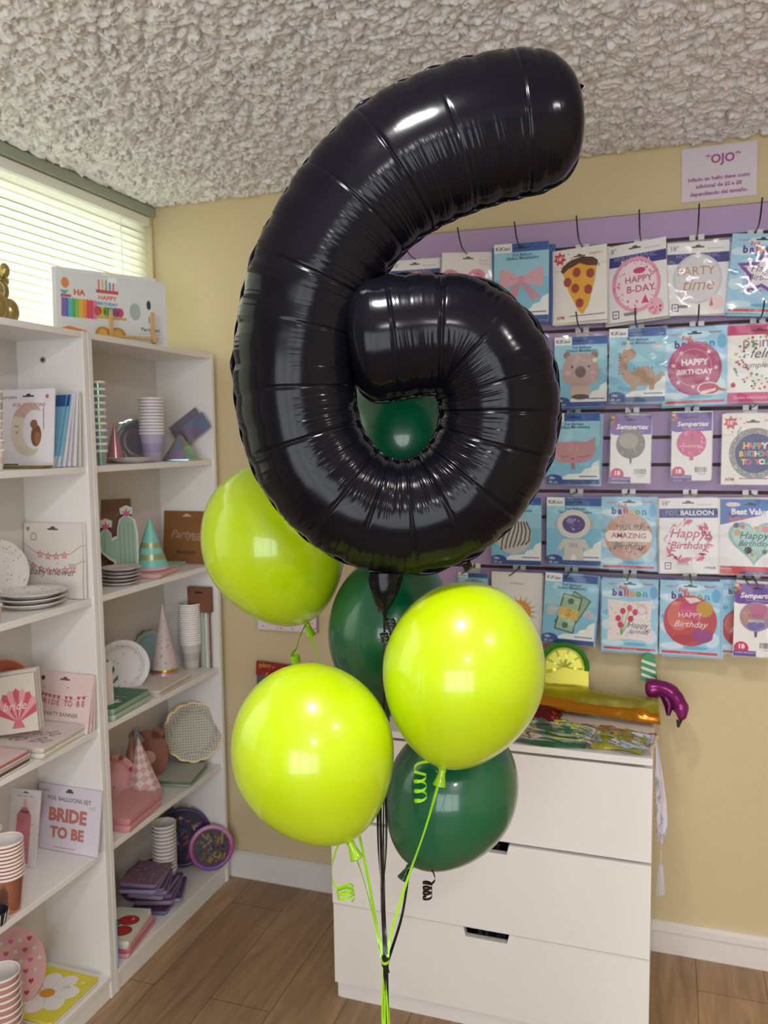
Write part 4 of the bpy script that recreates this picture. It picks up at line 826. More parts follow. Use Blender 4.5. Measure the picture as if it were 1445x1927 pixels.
def bridebanner(A):
    T = A.H; A.ell(-.4, T-.1, .035, .035, '#3a3436').slot(T-.1, .09, '#6f5f58').line([(-.44, T-.28), (-.2, T-.37), (.1, T-.4), (.45, T-.3)], .006, '#a97078')
    L_ = [('B', -.38), ('R', -.31), ('I', -.24), ('D', -.16), ('E', -.08), ('T', .06), ('O', .14), ('B', .28), ('E', .37)]
    for ch, u in L_:
        y = T-.36-.04*math.cos(u*3); A.poly([(u-.035, y+.06), (u+.035, y+.06), (u, y)], '#c0506a', keep=True)
    A.nxt()
    for ch, u in L_: y = T-.36-.04*math.cos(u*3); A.text(ch, u, y-.05, .11, '#b9584c', bold=.02)
    A.text('PARTY BANNER', 0, .24, .085, '#8a5f5a').dots(12, -.44, .2, .44, T-.2, .01, ['#7a4a50', '#c98a8a'])
for i in range(3):
    lean_card('banner_card', AF(bridebanner, .003, '#e9d2cf'), ['pale pink PARTY BANNER card reading bride to be', 'edge of the second pale pink card behind the PARTY BANNER card', 'edge of the last pale pink card behind the PARTY BANNER card'][i], 'banner card', .055+.002*i, .244+.001*i, -.768+.014*i, z3_, .156-.002*i, 14-4.4*i)
def bridetext(A):
    A.text('Bride', -.02, .62, .36, '#9c7468', shear=.45).text('to Be', .05, .32, .34, '#9c7468', shear=.45).poly([(-.5, .56), (-.28, .6), (-.28, .68), (-.5, .64)], '#2a2527')
napkins('napkin_pack', 'white napkin pack reading Bride to Be with a black clip, third shelf', ((.158, -.865), (.17, .19), 5), z3_, 2, ['#e3dccf', '#d9d1c4'], '#e8dcdc', th=.028, art=bridetext)
napkins('napkin_pack', 'stack of thin pale pink napkins at the picture edge on the third shelf', ((.175, -1.065), (.14, .17), 4), z3_, 5, ['#dcd5cb', '#5a4a48', '#e0c2c0', '#c9bfb4', '#c26a70'], '#e7cfce', th=.034)
# fourth compartment
def bottle(A):
    T = A.H; A.slot(T-.1, .1, '#444').text('FOIL BALLOON', 0, T-.2, .08, '#666').poly([(-.06, T-.28), (.06, T-.28), (.06, T-.5), (.24, T-.74), (.25, .08), (-.25, .08), (-.24, T-.74), (-.06, T-.5)], '#cf7f8c').poly([(-.06, T-.28), (.06, T-.28), (.06, T-.52), (-.06, T-.52)], '#dcb9b4')
    A.poly([(-.12, T-.6), (.14, T-.62), (.16, T-.7), (-.14, T-.68)], '#8a5560').text('foil', .3, T*.55, .08, '#999')
lean_card('balloon_card', AF(bottle, .004, '#e2dadd'), 'pale card with a pink champagne bottle behind the rose gold cups', 'balloon card', .030, .122, -.86, z4_, .2, 12, rz=6)
def bridetobe(A):
    T = A.H; A.text('partydeco', -.42, T-.08, .045, '#555').slot(T-.07, .06, '#555').text('FOIL BALLOONS SET', 0, T-.17, .075, '#5c5560', bold=.01)
    A.dots(160, -.48, .05, .48, T-.25, .004, ['#c9b5c2', '#b9a0b0']); A.text('BRIDE', -.01, T*.54, .3, '#c0786c', bold=.05, fit=.6).text('TO BE', .0, T*.27, .27, '#c0786c', bold=.05, fit=.54)
    A.rect(-.2, .04, .14, .048, '#c96a70').rect(.32, T*.7, .42, T*.74, '#d0c4d0')
lean_card('balloon_card', AF(bridetobe, .005, '#dfd6e2'), 'lilac white card with rose gold BRIDE TO BE letter balloons', 'balloon card', .034, .252, -.757, z4_, .178, 10)
P, r1, H_ = cupstack(-14, 49, 1575, 1714, .205, z4_, 10, 'rose gold foil paper cup in the stack at the front of the fourth shelf', 'rose gold cups', body='#c98c74', rim='#f2e4e0', rough=.2, metal=.75)
cupstack(-28, 10, 1553, 1690, .15, z4_, 3, 'plain cream cup standing behind the rose gold stack', 'cream cups behind the rose gold stack', body='#d9cfc2')
b = MB(); Pz, k = seat(-20, 19, 1745, .225, z4_)
b.lathe([(.001, .001), (.022, .001), (.03, .034), (.028, .034), (.021, .004)], mat('#26242a', .4), n=30)
for i in range(14): a = i*2*PI/14; b.tube([(.0225*math.cos(a), .0225*math.sin(a), .003), (.031*math.cos(a), .031*math.sin(a), .033)], .0011, mat('#d9d4d0', .5), n=5)
tag(b.build('baking_cup', loc=(.222, -1.10, z4_), smooth=True), 'small black and white striped paper cup at the left picture edge', 'cup')
# bottom compartment
def hearts(r):
    A = Art(2*r, 2*r, .003, '#d9a5a4'); A.mb = MB(); n = 60; b = A.mb
    b.prism([(r*math.cos(2*PI*i/n), r+r*math.sin(2*PI*i/n)) for i in range(n)], -.0015, .0015, mat('#d9a8a8', .45)); A.H = 1
    rs_ = random.Random(3)
    for j in range(8):
        for i in range(8):
            u = -.46+i*.125+(.06 if j % 2 else 0); v = .06+j*.125
            if math.hypot(u, v-.5) < .43:
                if (i+j) % 2 == 0: A.heart(u, v, .038, ['#b03060', '#c24a86', '#a83a4c', '#cf5fa0'][rs_.randrange(4)], keep=True)
                else: A.ell(u, v, .038, .036, '#c9b9b4', keep=True, n=14)
    A.nxt()
    for j in range(8):
        for i in range(8):
            u = -.46+i*.125+(.06 if j % 2 else 0); v = .06+j*.125
            if math.hypot(u, v-.5) < .43 and (i+j) % 2: A.ell(u, v, .022, .02, '#e2d6d0', keep=True, n=10); 
    A.nxt(); A.rect(-.08, .44, .1, .6, '#cf6a84').rect(-.065, .455, .085, .585, '#e9d9d8'); return A
A = hearts(.085); Pz, k = seat(-24, 100, 1850, .09, z5_); o = A.mb.build('paper_plate', loc=(.085, -.935, z5_+.042), rot=(math.radians(-14), 0, math.radians(40))); o.location.z = z5_+.001; o.scale = (1.12, 1, 1.3)
tag(o, 'large pink plate patterned with hearts and smiling faces in the bottom compartment', 'plate')
cupstack(-24, 43, 1822, 1960, .2, z5_, 8, 'cream and rose paper cup in the bottom compartment at the picture corner', 'bottom compartment cups', body='#c9968a', band='#a8634f')
def daisy(A):
    for i in range(7): a = i*2*PI/7+.3; A.ell(.0+.27*math.cos(a), .52+.27*math.sin(a), .2, .155, '#efe9ea', rot=a)
    for i in range(7): a = i*2*PI/7+.3+PI/7; A.line([(.12*math.cos(a), .5+.12*math.sin(a)), (.3*math.cos(a), .5+.3*math.sin(a))], .006, '#c9c0c0', keep=1)
    A.nxt(); A.ell(0, .5, .12, .1, '#e0982c').ell(.36, .86, .03, .03, '#eeea9a').ell(-.4, .12, .03, .03, '#eeea9a').line([(.14, .68), (.2, .72), (.25, .7)], .01, '#777')
napkins('napkin_pack', 'yellow napkin pack with a big white daisy on the bottom shelf', ((.145, -.855), (.19, .20), 0), z5_, 2, ['#e2dccb', '#d9cf5a'], '#ded23c', th=.018, art=daisy)
# ---------------- corner bookcase, first compartment
P, r1, H_ = cupstack(177, 204, 718, 872, .212, z1_, 11, 'holographic silver paper cup in the tall stack at the left of the compartment', 'tall stack of holographic cups', body='#b9b3c9', rough=.15, metal=.8, rim='#efe9ec')
for ob in bpy.data.objects:
    if ob.name.startswith('paper_cup') and ob.get('group') == 'tall stack of holographic cups':
        for i, mm in enumerate(ob.data.materials):
            if mm and mm.name.startswith('colour_b9b3c9'): ob.data.materials[i] = HOLO
        break
PNKH = mat('#c9939f', .25, .5)
conehat('glossy pink party hat behind the holographic cups', 198, 236, 796, 862, .09, z1_, PNKH, mat('#e0c0c4', .3))
r_ = .066
for i in range(3): stand_plate(plate_mb(r_, mat('#a9a5b4', .2, .7), HOLO, sc=.1, lobes=10, n=80), r_, 'holographic silver scalloped plate standing at the back of the top compartment', 222+i*8, 274+i*8, 765, 862, .055+.012*i, z1_, 40+4*i, 8, group='scalloped holographic plates')
cupstack(264, 311, 652+97, 866, .15, z1_, 12, 'white and lilac paper cup in the wide stack beside the holographic packet', 'white and lilac cups', body='#b9b0cf', band='#a59ac4')
for i in range(2):
    b = MB(); s = .062-.012*i; b.T = Matrix.Rotation(math.radians(-35), 4, 'Y'); b.box((-s, -.0015, -s*.62), (s, .0015, s*.62), HOLO if i else mat('#8f8a9c', .2, .5), .0006)
    tag(b.build('holographic_packet', loc=(.165+.035*i, -.085-.004*i, z1_+.115-.004*i), rot=(math.radians(-4), 0, math.radians(4))), ['grey packet tilted behind the holographic one at the right of the top compartment', 'tilted packet with rainbow shimmer at the right of the top compartment'][i], 'packet')
stars = MB()
stars.prismz([(.072*math.cos(i*PI/3), .072*math.sin(i*PI/3)) for i in range(6)], 0, .004, HOLO); stars.grid([[(.062*math.cos(i*PI/3), .062*math.sin(i*PI/3), .004) for i in range(6)], [(.006*math.cos(i*PI/3), .006*math.sin(i*PI/3), .085) for i in range(6)]], holomat('rainbow_foil', .1, 16), wrapv=True)
tag(stars.build('holographic_hat', loc=(.17, -.142, z1_+.0005), rot=(0, 0, .4)), 'faceted rainbow holographic hat on the first shelf at the right', 'party hat')
flatplates('pale pink paper plate lying in front of the scalloped plates', 205, 292, 866, .165, z1_, 2, [mat('#dccaca', .4)], grp='flat pink plates on the top shelf', gap=.004)
# second compartment: cactus, teal hat, brown card, lilac plates, pink napkins
def brownc(A):
    A.slot(A.H-.09, .09, '#c9b9a8').text('Party', -.12, A.H*.55, .22, '#a98a78', shear=.4, bold=.02).text('BE', .22, A.H*.5, .2, '#a98a78', bold=.02).text('BALLOONS', .0, .2, .08, '#3c2418', bold=.02)
def cactuscard(A): A.dots(16, -.45, .05, .45, A.H-.05, .02, ['#b98a3c', '#a06a3a'])
tag(AF(cactuscard, .004, '#7d5a48')(.13, .245).mb.build('card_pack', loc=(.052, -.36, z2_+.001), rot=(-math.radians(3), 0, math.radians(62))), 'brown card with gold stars behind the cactus plate', 'card')
def cactus():
    m1 = mat('#c9cfc6', .4); m2 = mat('#8fae9c', .45); m3 = mat('#78988a', .45); b = MB()
    def outline(g): return [(-.022-g, 0), (.03+g, 0), (.036+g, .06), (.036+g, .125), (.03+g, .165), (.012, .178+g), (-.004-g*.6, .168), (-.012-g*.4, .14), (-.014-g*.2, .115+g), (-.03, .105+g*1.6), (-.034+g*.6, .128), (-.045, .142+g), (-.058-g*.6, .13), (-.062-g, .10), (-.055-g, .075), (-.035-g*.5, .058-g), (-.02-g, .05-g)]
    b.prism(outline(.006), -.001, .002, m1); b.prism(outline(0), -.0016, -.001, m2)
    for x in (-.008, .004, .016, .027): b.prism([(x-.0015, .005), (x+.0015, .005), (x+.0015, .155), (x-.0015, .155)], -.002, -.0016, m3)
    b.prism([(-.052, .075), (-.049, .075), (-.047, .128), (-.05, .128)], -.002, -.0016, m3)
    for cx, cz in ((.012, .178), (-.045, .142)):
        b.prism([(cx-.016, cz+.004), (cx-.008, cz+.004), (cx, cz-.006), (cx+.008, cz+.004), (cx+.016, cz+.004), (cx+.018, cz+.022), (cx, cz+.03), (cx-.018, cz+.022)], -.0008, .0016, m1)
        b.prism([(cx-.005, cz-.002), (cx+.005, cz-.002), (cx+.012, cz+.016), (cx+.004, cz+.01), (cx, cz+.024), (cx-.004, cz+.01), (cx-.012, cz+.016)], -.0024, -.0016, mat('#c23a78', .4))
    return b
CT = cactus(); CT.v = [(x*1.12, y, z*1.1) for x, y, z in CT.v]; tag(CT.build('cactus_plate', loc=(.11, -.395, z2_+.001), rot=(math.radians(-7), 0, math.radians(38))), 'green cactus shaped plate with pink flowers leaning on a brown card', 'plate')
conehat('turquoise party hat with gold HAPPY BIRTHDAY bands on the pink napkins', 251, 319, 973, 1078, .15, z2_+.014, mat('#7fccc0', .35), mat('#e0a9ac', .5), [(.2, .31, mat('#a9b088', .35, .4)), (.42, .52, mat('#a9b088', .35, .4))])
lean_card('card_pack', AF(brownc, .004, '#8a5c34'), 'brown kraft card pack with pale lettering at the right of the second compartment', 'card', .045, .233, -.083, z2_, .183, 6)
LILP = mat('#b9a6b4', .4); CRP = mat('#d6c4c4', .4)
for i in range(5): tag(plate_mb(.058, [CRP, LILP][i % 2], depth=.008, sc=.03, lobes=4).build('paper_plate', loc=(.175, -.505+.002*i, z2_+.0005+.0105*i), smooth=True, angle=50), 'lilac and cream paper plate in the wrapped stack left of the turquoise hat', 'plate', 'lilac plates stacked by the hat')
fw = MB(); Pf = [[(.062*math.cos(2*PI*k/32)*(1+.02*math.sin(k*3)), .062*math.sin(2*PI*k/32)*(1+.02*math.sin(k*3)), z) for k in range(32)] for z in (0, .02, .04, .064)]; fw.grid(Pf, FILM, wrapv=True); 
napkins('napkin_pack', 'pink napkin pack under the turquoise party hat', ((.165, -.32), (.12, .17), 12), z2_, 1, ['#dda9a8'], '#e3b4b2', th=.014)
napkins('napkin_pack', 'small mint napkin pack right of the turquoise hat', ((.1, -.14), (.1, .1), 12), z2_, 1, ['#a9cdb9'], '#b5d6c4', th=.008)
# third compartment
PANDA = mat('#2f5a48', .5)
r_ = .085; stand_plate(plate_mb(r_, dotmat('confetti_paper', '#e6e0e2', ['#7d86a0', '#c9859a', '#8fa59a', '#b9a0c0'], 60, .16)), r_, 'white speckled paper plate standing at the left of the third compartment', 206, 258, 1185, 1300, .1, z3_, 40, 8)
lf = MB()
for i in range(7): a = i*.45-1.2; lf.prism([(0, .04+.01*i), (.045*math.cos(a), .06+.045*math.sin(a)+.012*i), (.05*math.cos(a+.25), .06+.05*math.sin(a+.25)+.012*i)], -.0006*i, .0012-.0006*i, mat('#2f5f48', .5))
lf.prism([(-.003, 0), (.003, 0), (.003, .12), (-.003, .12)], 0, .001, mat('#3c4f40', .5)); tag(lf.build('paper_leaf_decoration', loc=(.19, -.625, z3_+.03), rot=(0, 0, math.radians(60))), 'dark green paper leaf decoration at the left of the third compartment', 'decoration')
bpy.data.objects['paper_leaf_decoration'].location.z = z3_+.0005
r_ = .075
for i in range(2): stand_plate(plate_mb(r_, mat('#8fa9ad', .4), GEDGE, sc=.05, lobes=16, n=96), r_, 'grey blue scalloped plate with gold edge behind the party hats', 262+5*i, 300+5*i, 1165, 1262, .05+.01*i, z3_, 60+5*i, 8, group='gold edged blue plates')
CON = dotmat('party_confetti', '#c9bab8', ['#d9a0a8', '#c9b0c0', '#b9a060', '#9aa5a0'], 70, .3)
conehat('rose confetti party hat standing on another hat beside the cup tower', 283, 335, 1135, 1236, .14, z3_+.03, CON, mat('#c9a838', .2, .9), [(.8, .93, mat('#d99aa5', .4))])
conehat('confetti hat with a pink and gold brim under the upper hat', 283, 337, 1160, 1266, .14, z3_, CON, mat('#c9a22c', .15, .9), [(.1, .28, mat('#cf8fae', .3, .3))])
cupstack(339, 382, 1133, 1263, .15, z3_, 18, 'white printed paper cup in the tall tower in the third compartment', 'tower of white cups', body='#c9c4bc', band='#b5b0ac')
t = tag(empty('straw_box', (.187, -.078, z3_), (0, 0, math.radians(4))), 'brown kraft box of green paper straws at the right of the third compartment', 'straws')
br = mat('#7a4f33', .55); MB().box((-.045, -.008, .2), (.045, .012, .29), br, .001).build('kraft_sleeve', parent=t); MB().prism([(-.016, .268), (.016, .268), (.012, .275), (-.012, .275)], -.0086, -.008, mat('#2a1a12')).build('hang_slot', parent=t)
for i in range(6): MB().tube([(-.036+i*.0144, 0, .0), (-.036+i*.0144, 0, .2)], .0035, mat(['#9fc4b2', '#e4e2dc', '#6f4a3a'][i % 3], .5), n=10).build('straw', parent=t, smooth=True)
def panda(A):
    A.poly([(-.3, .55), (-.05, .7), (.2, .62), (.1, .5), (-.2, .45)], '#3f6f58').ell(-.1, .3, .2, .12, '#e4e0dc').ell(.2, .52, .17, .13, '#e4e0dc').ell(.12, .6, .05, .05, '#22252a', keep=True).ell(.3, .58, .05, .05, '#22252a', keep=True).ell(-.2, .3, .04, .04, '#22252a').ell(.16, .5, .03, .03, '#22252a').poly([(-.45, .8), (-.3, .95), (-.2, .85)], '#b9433c').rect(.0, .83, .3, .86, '#c9a878').dots(14, -.45, .05, .45, .95, .015, ['#c9a060', '#8fb59a'])
napkins('napkin_pack', 'green napkin pack with white pandas at the front of the third shelf', ((.176, -.56), (.13, .20), 4), z3_, 2, ['#a9c0a8', '#8fa98f'], '#1f6b50', th=.036, art=panda)
napkins('napkin_pack', 'cream napkin packs lying in the middle of the third shelf', ((.165, -.32), (.14, .22), 4), z3_, 3, ['#ddd3c8', '#cfc3b8', '#e3dad0'], '#ddd2c8', th=.02)
card('card_pack', lambda w, h: Art(w, h, .004, '#e0d6d0'), 'plain cream card standing at the front left of the third compartment', 'card', 203, 216, 1245, 1358, .21, z3_, 75, 2, wk=1)
# fourth compartment
m, nt, bb, N, L = nodemat('sage_gingham', .5); tc = N('ShaderNodeTexCoord'); mp = N('ShaderNodeMapping'); mp.inputs['Rotation'].default_value = (0, 0, PI/4); ck = N('ShaderNodeTexChecker', i_Scale=150.)
ck.inputs['Color1'].default_value = lin('#8f8a7c'); ck.inputs['Color2'].default_value = lin('#c9c3b6'); L(tc.outputs['Object'], mp.inputs[0]); L(mp.outputs[0], ck.inputs['Vector']); L(ck.outputs['Color'], bb.inputs['Base Color']); GING = m
r_ = .101; stand_plate(plate_mb(r_, GING, GEDGE, sc=.05, lobes=14, n=112, depth=.008), r_*1.02, 'large sage checked plate with scalloped gold edge standing on napkins', 312, 420, 1306, 1436, .165, z4_+.022, 30, 14)
stand_plate(plate_mb(r_*.97, GING, GEDGE, sc=.05, lobes=14, n=112, depth=.008), r_*1.0, 'second checked plate showing its gold edge behind the large one', 310, 418, 1310, 1436, .145, z4_+.022, 33, 14)
def bear():
    b = MB(); m_ = mat('#8c5346', .45); n = 40
    pts_ = []
    for i in range(n):
        a = 2*PI*i/n-PI/2; r = .06; x = r*math.cos(a)*.95; z = .075+r*1.25*math.sin(a); pts_.append((x, z))
    b.T = Matrix.Scale(1.2, 4); b.prism(pts_, -.001, .001, m_); b.prism([(.03+.018*math.cos(2*PI*i/16), .135+.018*math.sin(2*PI*i/16)) for i in range(16)], -.001, .001, m_); b.prism([(-.03+.018*math.cos(2*PI*i/16), .135+.018*math.sin(2*PI*i/16)) for i in range(16)], -.001, .001, m_)
    b.prism([(.0+.022*math.cos(2*PI*i/20), .07+.02*math.sin(2*PI*i/20)) for i in range(20)], -.0016, -.001, mat('#c9a090', .5)); b.prism([(-.045, .1), (-.005, .12), (-.03, .16)], -.0018, -.001, mat('#8fa0ac', .5)); return b
tag(bear().build('bear_plate', loc=(.085, -.275, z4_+.0005), rot=(math.radians(-6), 0, math.radians(40))), 'brown bear shaped plate at the back behind the harlequin hat', 'plate')
HRT = dotmat('pink_heart_paper', '#d9a0a4', ['#b03a4c', '#c9566a'], 34, .3)
r_ = .078; stand_plate(plate_mb(r_, HRT), r_, 'pink plate with red hearts at the back left of the fourth compartment', 180, 242, 1385, 1480, .07, z4_, 50, 10)
m, nt, bb, N, L = nodemat('pink_harlequin', .45); tc = N('ShaderNodeTexCoord'); sp = N('ShaderNodeSeparateXYZ'); at = N('ShaderNodeMath', operation='ARCTAN2'); L(tc.outputs['Object'], sp.inputs[0]); L(sp.outputs[1], at.inputs[0]); L(sp.outputs[0], at.inputs[1])
cb = N('ShaderNodeCombineXYZ'); s1 = N('ShaderNodeMath', operation='MULTIPLY'); s1.inputs[1].default_value = 4/PI; s2 = N('ShaderNodeMath', operation='MULTIPLY'); s2.inputs[1].default_value = 38; L(at.outputs[0], s1.inputs[0]); L(sp.outputs[2], s2.inputs[0])
ad = N('ShaderNodeMath', operation='ADD'); sb = N('ShaderNodeMath', operation='SUBTRACT'); L(s1.outputs[0], ad.inputs[0]); L(s2.outputs[0], ad.inputs[1]); L(s1.outputs[0], sb.inputs[0]); L(s2.outputs[0], sb.inputs[1]); L(ad.outputs[0], cb.inputs[0]); L(sb.outputs[0], cb.inputs[1])
ck = N('ShaderNodeTexChecker', i_Scale=1.); ck.inputs['Color1'].default_value = lin('#d8a3a3'); ck.inputs['Color2'].default_value = lin('#e6dad9'); L(cb.outputs[0], ck.inputs['Vector']); L(ck.outputs['Color'], bb.inputs['Base Color']); HARL = m
conehat('pink and white harlequin party hat lying against the pink napkins', 238, 306, 1385, 1500, .135, z4_+.0035, HARL, mat('#c9b9a8', .3, .4), lean=(0, -5))
cv = conehat('terracotta party hat tucked behind the front one', 226, 276, 1378, 1496, .09, z4_, mat('#a8705f', .45), mat('#8f6a60', .4))
napkins('napkin_pack', 'sage green napkin packs under the checked plate with a black ribbon', ((.165, -.2), (.135, .17), 12), z4_, 2, ['#9aa598', '#6f7a6c'], '#b5b8aa', th=.02, art=lambda A: A.dots(60, -.45, .05, .45, A.H-.05, .008, ['#8f9a88', '#d0d0c4']))
napkins('napkin_pack', 'pink napkin packs at the front left of the fourth shelf', ((.172, -.515), (.135, .2), 5), z4_, 2, ['#d8989c', '#cf8a90'], '#dda2a5', th=.042)
r_ = .075; o = stand_plate(plate_mb(r_, mat('#e0d8d0', .4), depth=.014), r_, 'plain white plate standing on edge at the left of the fourth compartment', 216, 236, 1450, 1575, .2, z4_, 80, 3)
o.matrix_world = Matrix.Translation((.175, -.655, z4_))@Matrix.Rotation(math.radians(150), 4, 'Z')@Matrix.Rotation(math.radians(-3), 4, 'X')@Matrix.Translation((0, 0, r_))@Matrix.Rotation(PI/2, 4, 'X')
# bottom compartment
def ringpack(label, x, y, r, col, col2, lean, cols, dark):
    t = tag(empty('picture_plate_pack', (x, y, z5_), (math.radians(-lean), 0, math.radians(33))), label, 'plate pack')
    b = MB(); n = 48; P = []
    for i in range(n):
        a = 2*PI*i/n; row = []
        for j in range(10): q = 2*PI*j/10; row.append(((r-.008+.008*math.cos(q))*math.cos(a), .008*math.sin(q), r+(r-.008+.008*math.cos(q))*math.sin(a)))
        P.append(row)
    b.grid(P, col, wrapu=True, wrapv=True); b.build('rim', parent=t, smooth=True)
    A = Art(2*r*.86, 2*r*.86, .002, dark); A.mb = MB(); A.mb.prism([(r*.87*math.cos(2*PI*i/40), r*.87+r*.87*math.sin(2*PI*i/40)) for i in range(40)], -.001, .001, mat(dark, .4)); A.H = 1
    A.dots(70, -.42, .08, .42, .92, .05, cols, lambda u, v: math.hypot(u, v-.5) < .4, 'd'); A.mb.build('printed_disc', parent=t, loc=(0, 0, r*.13)); return t
ringpack('round purple pack with a colourful print standing behind the pink ringed one', .11, -.125, .108, mat('#4a3a6c', .3), None, 6, ['#31407c', '#a04858', '#c9b090', '#40608c', '#2c2a50'], '#23203c')
m, nt, bb, N, L = nodemat('pink_purple_rim', .3); tc = N('ShaderNodeTexCoord'); sp = N('ShaderNodeSeparateXYZ'); rp = N('ShaderNodeValToRGB'); L(tc.outputs['Object'], sp.inputs[0]); mr = N('ShaderNodeMapRange'); mr.inputs['From Max'].default_value = .15; L(sp.outputs[2], mr.inputs[0]); L(mr.outputs[0], rp.inputs[0]); L(rp.outputs[0], bb.inputs['Base Color'])
rp.color_ramp.elements[0].color = lin('#6f4fa0'); rp.color_ramp.elements[1].color = lin('#cf8fb9'); rp.color_ramp.elements.new(.5).color = lin('#b95a9a'); RIMG = m
ringpack('round pack with a pink to purple rim and brown print on the bottom shelf', .222, -.112, .08, RIMG, None, 10, ['#7a5a38', '#4a3a6c', '#a07848', '#2c2418', '#8f8a50', '#31406c'], '#3a2c30')
cupstack(289, 334, 1545, 1640, .15, z5_+.0, 13, 'grey cup with a maroon band in the front stack of the bottom shelf', 'maroon banded cups in front', body='#b9adb4', band='#7d3f64')
cupstack(330, 362, 1512, 1612, .08, z5_, 6, 'grey maroon banded cup in the stack at the back of the bottom shelf', 'maroon banded cups at the back', body='#b9b0b4', band='#7d3f64')
r_ = .06; MP = mat('#8c4f74', .3)
for i in range(4): stand_plate(plate_mb(r_, MP), r_, 'maroon pink plate on edge left of the banded cups', 235+i*9, 270+i*9, 1555, 1640, .07+.008*i, z5_, 72, 4, group='maroon plates standing on edge')
pn = [(.15, -.33), (.155, -.345), (.16, -.36), (.165, -.38), (.16, -.40), (.165, -.43)]
for i in range(9):
    x, y = [(.155, -.35), (.16, -.31), (.158, -.345), (.15, -.33), (.152, -.36), (.15, -.37), (.148, -.38), (.15, -.41), (.15, -.40)][i]
    b = napkins('napkin_pack', 'purple napkin pack with grey lettering in the untidy pile on the bottom shelf', ((x, y), (.125, .145), 10+5*((i*7) % 4)), z5_+i*.0145, 1, [['#7a7299', '#8f88a8', '#8a7494'][i % 3]], ['#6a4a6c', '#5a4a86', '#7d5a74'][i % 3], grp='pile of purple napkin packs', th=.014, art=(lambda A: A.dots(40, -.45, .05, .45, A.H-.05, .03, ['#a9a5b9', '#8c86a4', '#4a4474'], None, 'd')))
def straw(A):
    A.poly([(-.45, .95), (-.3, .8), (-.1, .86), (.02, .95)], '#3f7a4c').ell(.1, .95, .3, .24, '#1c1414').ell(.1, .95, .28, .22, '#c4342e').ell(.12, .45, .28, .24, '#1c1414').ell(.12, .45, .26, .22, '#c4342e').ell(.2, 1.02, .03, .07, '#e6b4ac').poly([(-.2, .6), (-.05, .7), (-.12, .8), (-.3, .75)], '#3f7a4c')
napkins('napkin_pack', 'cream napkin pack with red strawberries on top of a pink one', ((.178, -.565), (.115, .18), 12), z5_+.031, 1, ['#e3dac8'], '#dfe0d0', th=.024, art=straw)
napkins('napkin_pack', 'pink heart printed napkin pack under the strawberry one', ((.178, -.56), (.12, .18), 9), z5_, 2, ['#d9a0aa', '#cf6f90'], '#d9a0aa', th=.03)
tag(Art(.10, .15, .004, '#7fa3c4').mb.build('card_pack', loc=(.205, -.664, z5_+.001), rot=(0, 0, math.radians(152))), 'thin blue card pack standing at the front left of the bottom compartment', 'card')
b = MB()
for i in range(12): a = i*.52; b.add([(0, 0, .05), (.012*math.cos(a), .012*math.sin(a), .07+.004*i), (.04*math.cos(a+.2), .04*math.sin(a+.2), .1+.003*i), (.02*math.cos(a-.3), .02*math.sin(a-.3), .09+.003*i)], [(0, 1, 2, 3)], mat(['#2f5f40', '#6f9a72', '#24342c'][i % 3], .5))
b.lathe([(.001, .001), (.018, .001), (.022, .06), (.001, .06)], mat('#1e2422', .4), n=20)
o = b.build('leafy_decoration', loc=(.16, -.645, z5_+.0), smooth=False); o.location = (.1, -.6, z5_); sm = o.modifiers.new('s', 'SOLIDIFY'); sm.thickness = .0006; o.scale = (1, 1, 1.35)
tag(o, 'dark green leafy decoration at the back left of the bottom compartment', 'decoration')
# ------------------------------------------------------------------ the balloon bouquet
def foilmat():
    m, nt, b, N, L = nodemat('black_foil', .16); b.inputs['Base Color'].default_value = (.004, .0038, .007, 1); b.inputs['IOR'].default_value = 1.29
    b.inputs['Coat Weight'].default_value = 0
    return m
BLK = foilmat()
# vertical plane of the number balloon, turned towards the room
C6 = Vector((1.300, -1.293, 0)); n6 = Vector((CP.x-C6.x, CP.y-C6.y, 0)).normalized(); r6 = Vector((-n6.y, n6.x, 0))
def on6(px, py):
    d = ray(px, py); t = (C6-CP).dot(n6)/d.dot(n6); p = CP+d*t; return ((p-C6).dot(r6), p.z)
CL = [(1035, 224, 126), (995, 230, 128), (930, 242, 130), (850, 266, 131), (765, 305, 130), (690, 365, 124), (630, 440, 119), (587, 522, 117), (562, 612, 116), (553, 700, 115), (559, 782, 113), (583, 858, 111), (632, 924, 110), (695, 964, 109), (765, 975, 109), (833, 956, 110), (892, 908, 112), (930, 838, 112), (941, 760, 113), (922, 688, 115), (872, 636, 113), (806, 628, 112), (735, 635, 116), (700, 640, 117)]
k6 = mpp(Vector((C6.x, C6.y, 1.75)))
pts = np.array([on6(a, b) for a, b, _ in CL]); rr = np.array([r for *_, r in CL])*k6
def catmull(V, n):
    V = np.asarray(V, float); P = np.vstack([2*V[0]-V[1], V, 2*V[-1]-V[-2]]); out = []
    for i in range(1, len(P)-2):
        for t in np.linspace(0, 1, n, endpoint=False):
            out.append(.5*((2*P[i])+(-P[i-1]+P[i+1])*t+(2*P[i-1]-5*P[i]+4*P[i+1]-P[i+2])*t*t+(-P[i-1]+3*P[i]-3*P[i+1]+P[i+2])*t**3))
    out.append(V[-1]); return np.array(out)
raw = catmull(np.column_stack([pts, rr]), 60)
seg = np.r_[0, np.cumsum(np.hypot(*np.diff(raw[:, :2], axis=0).T))]
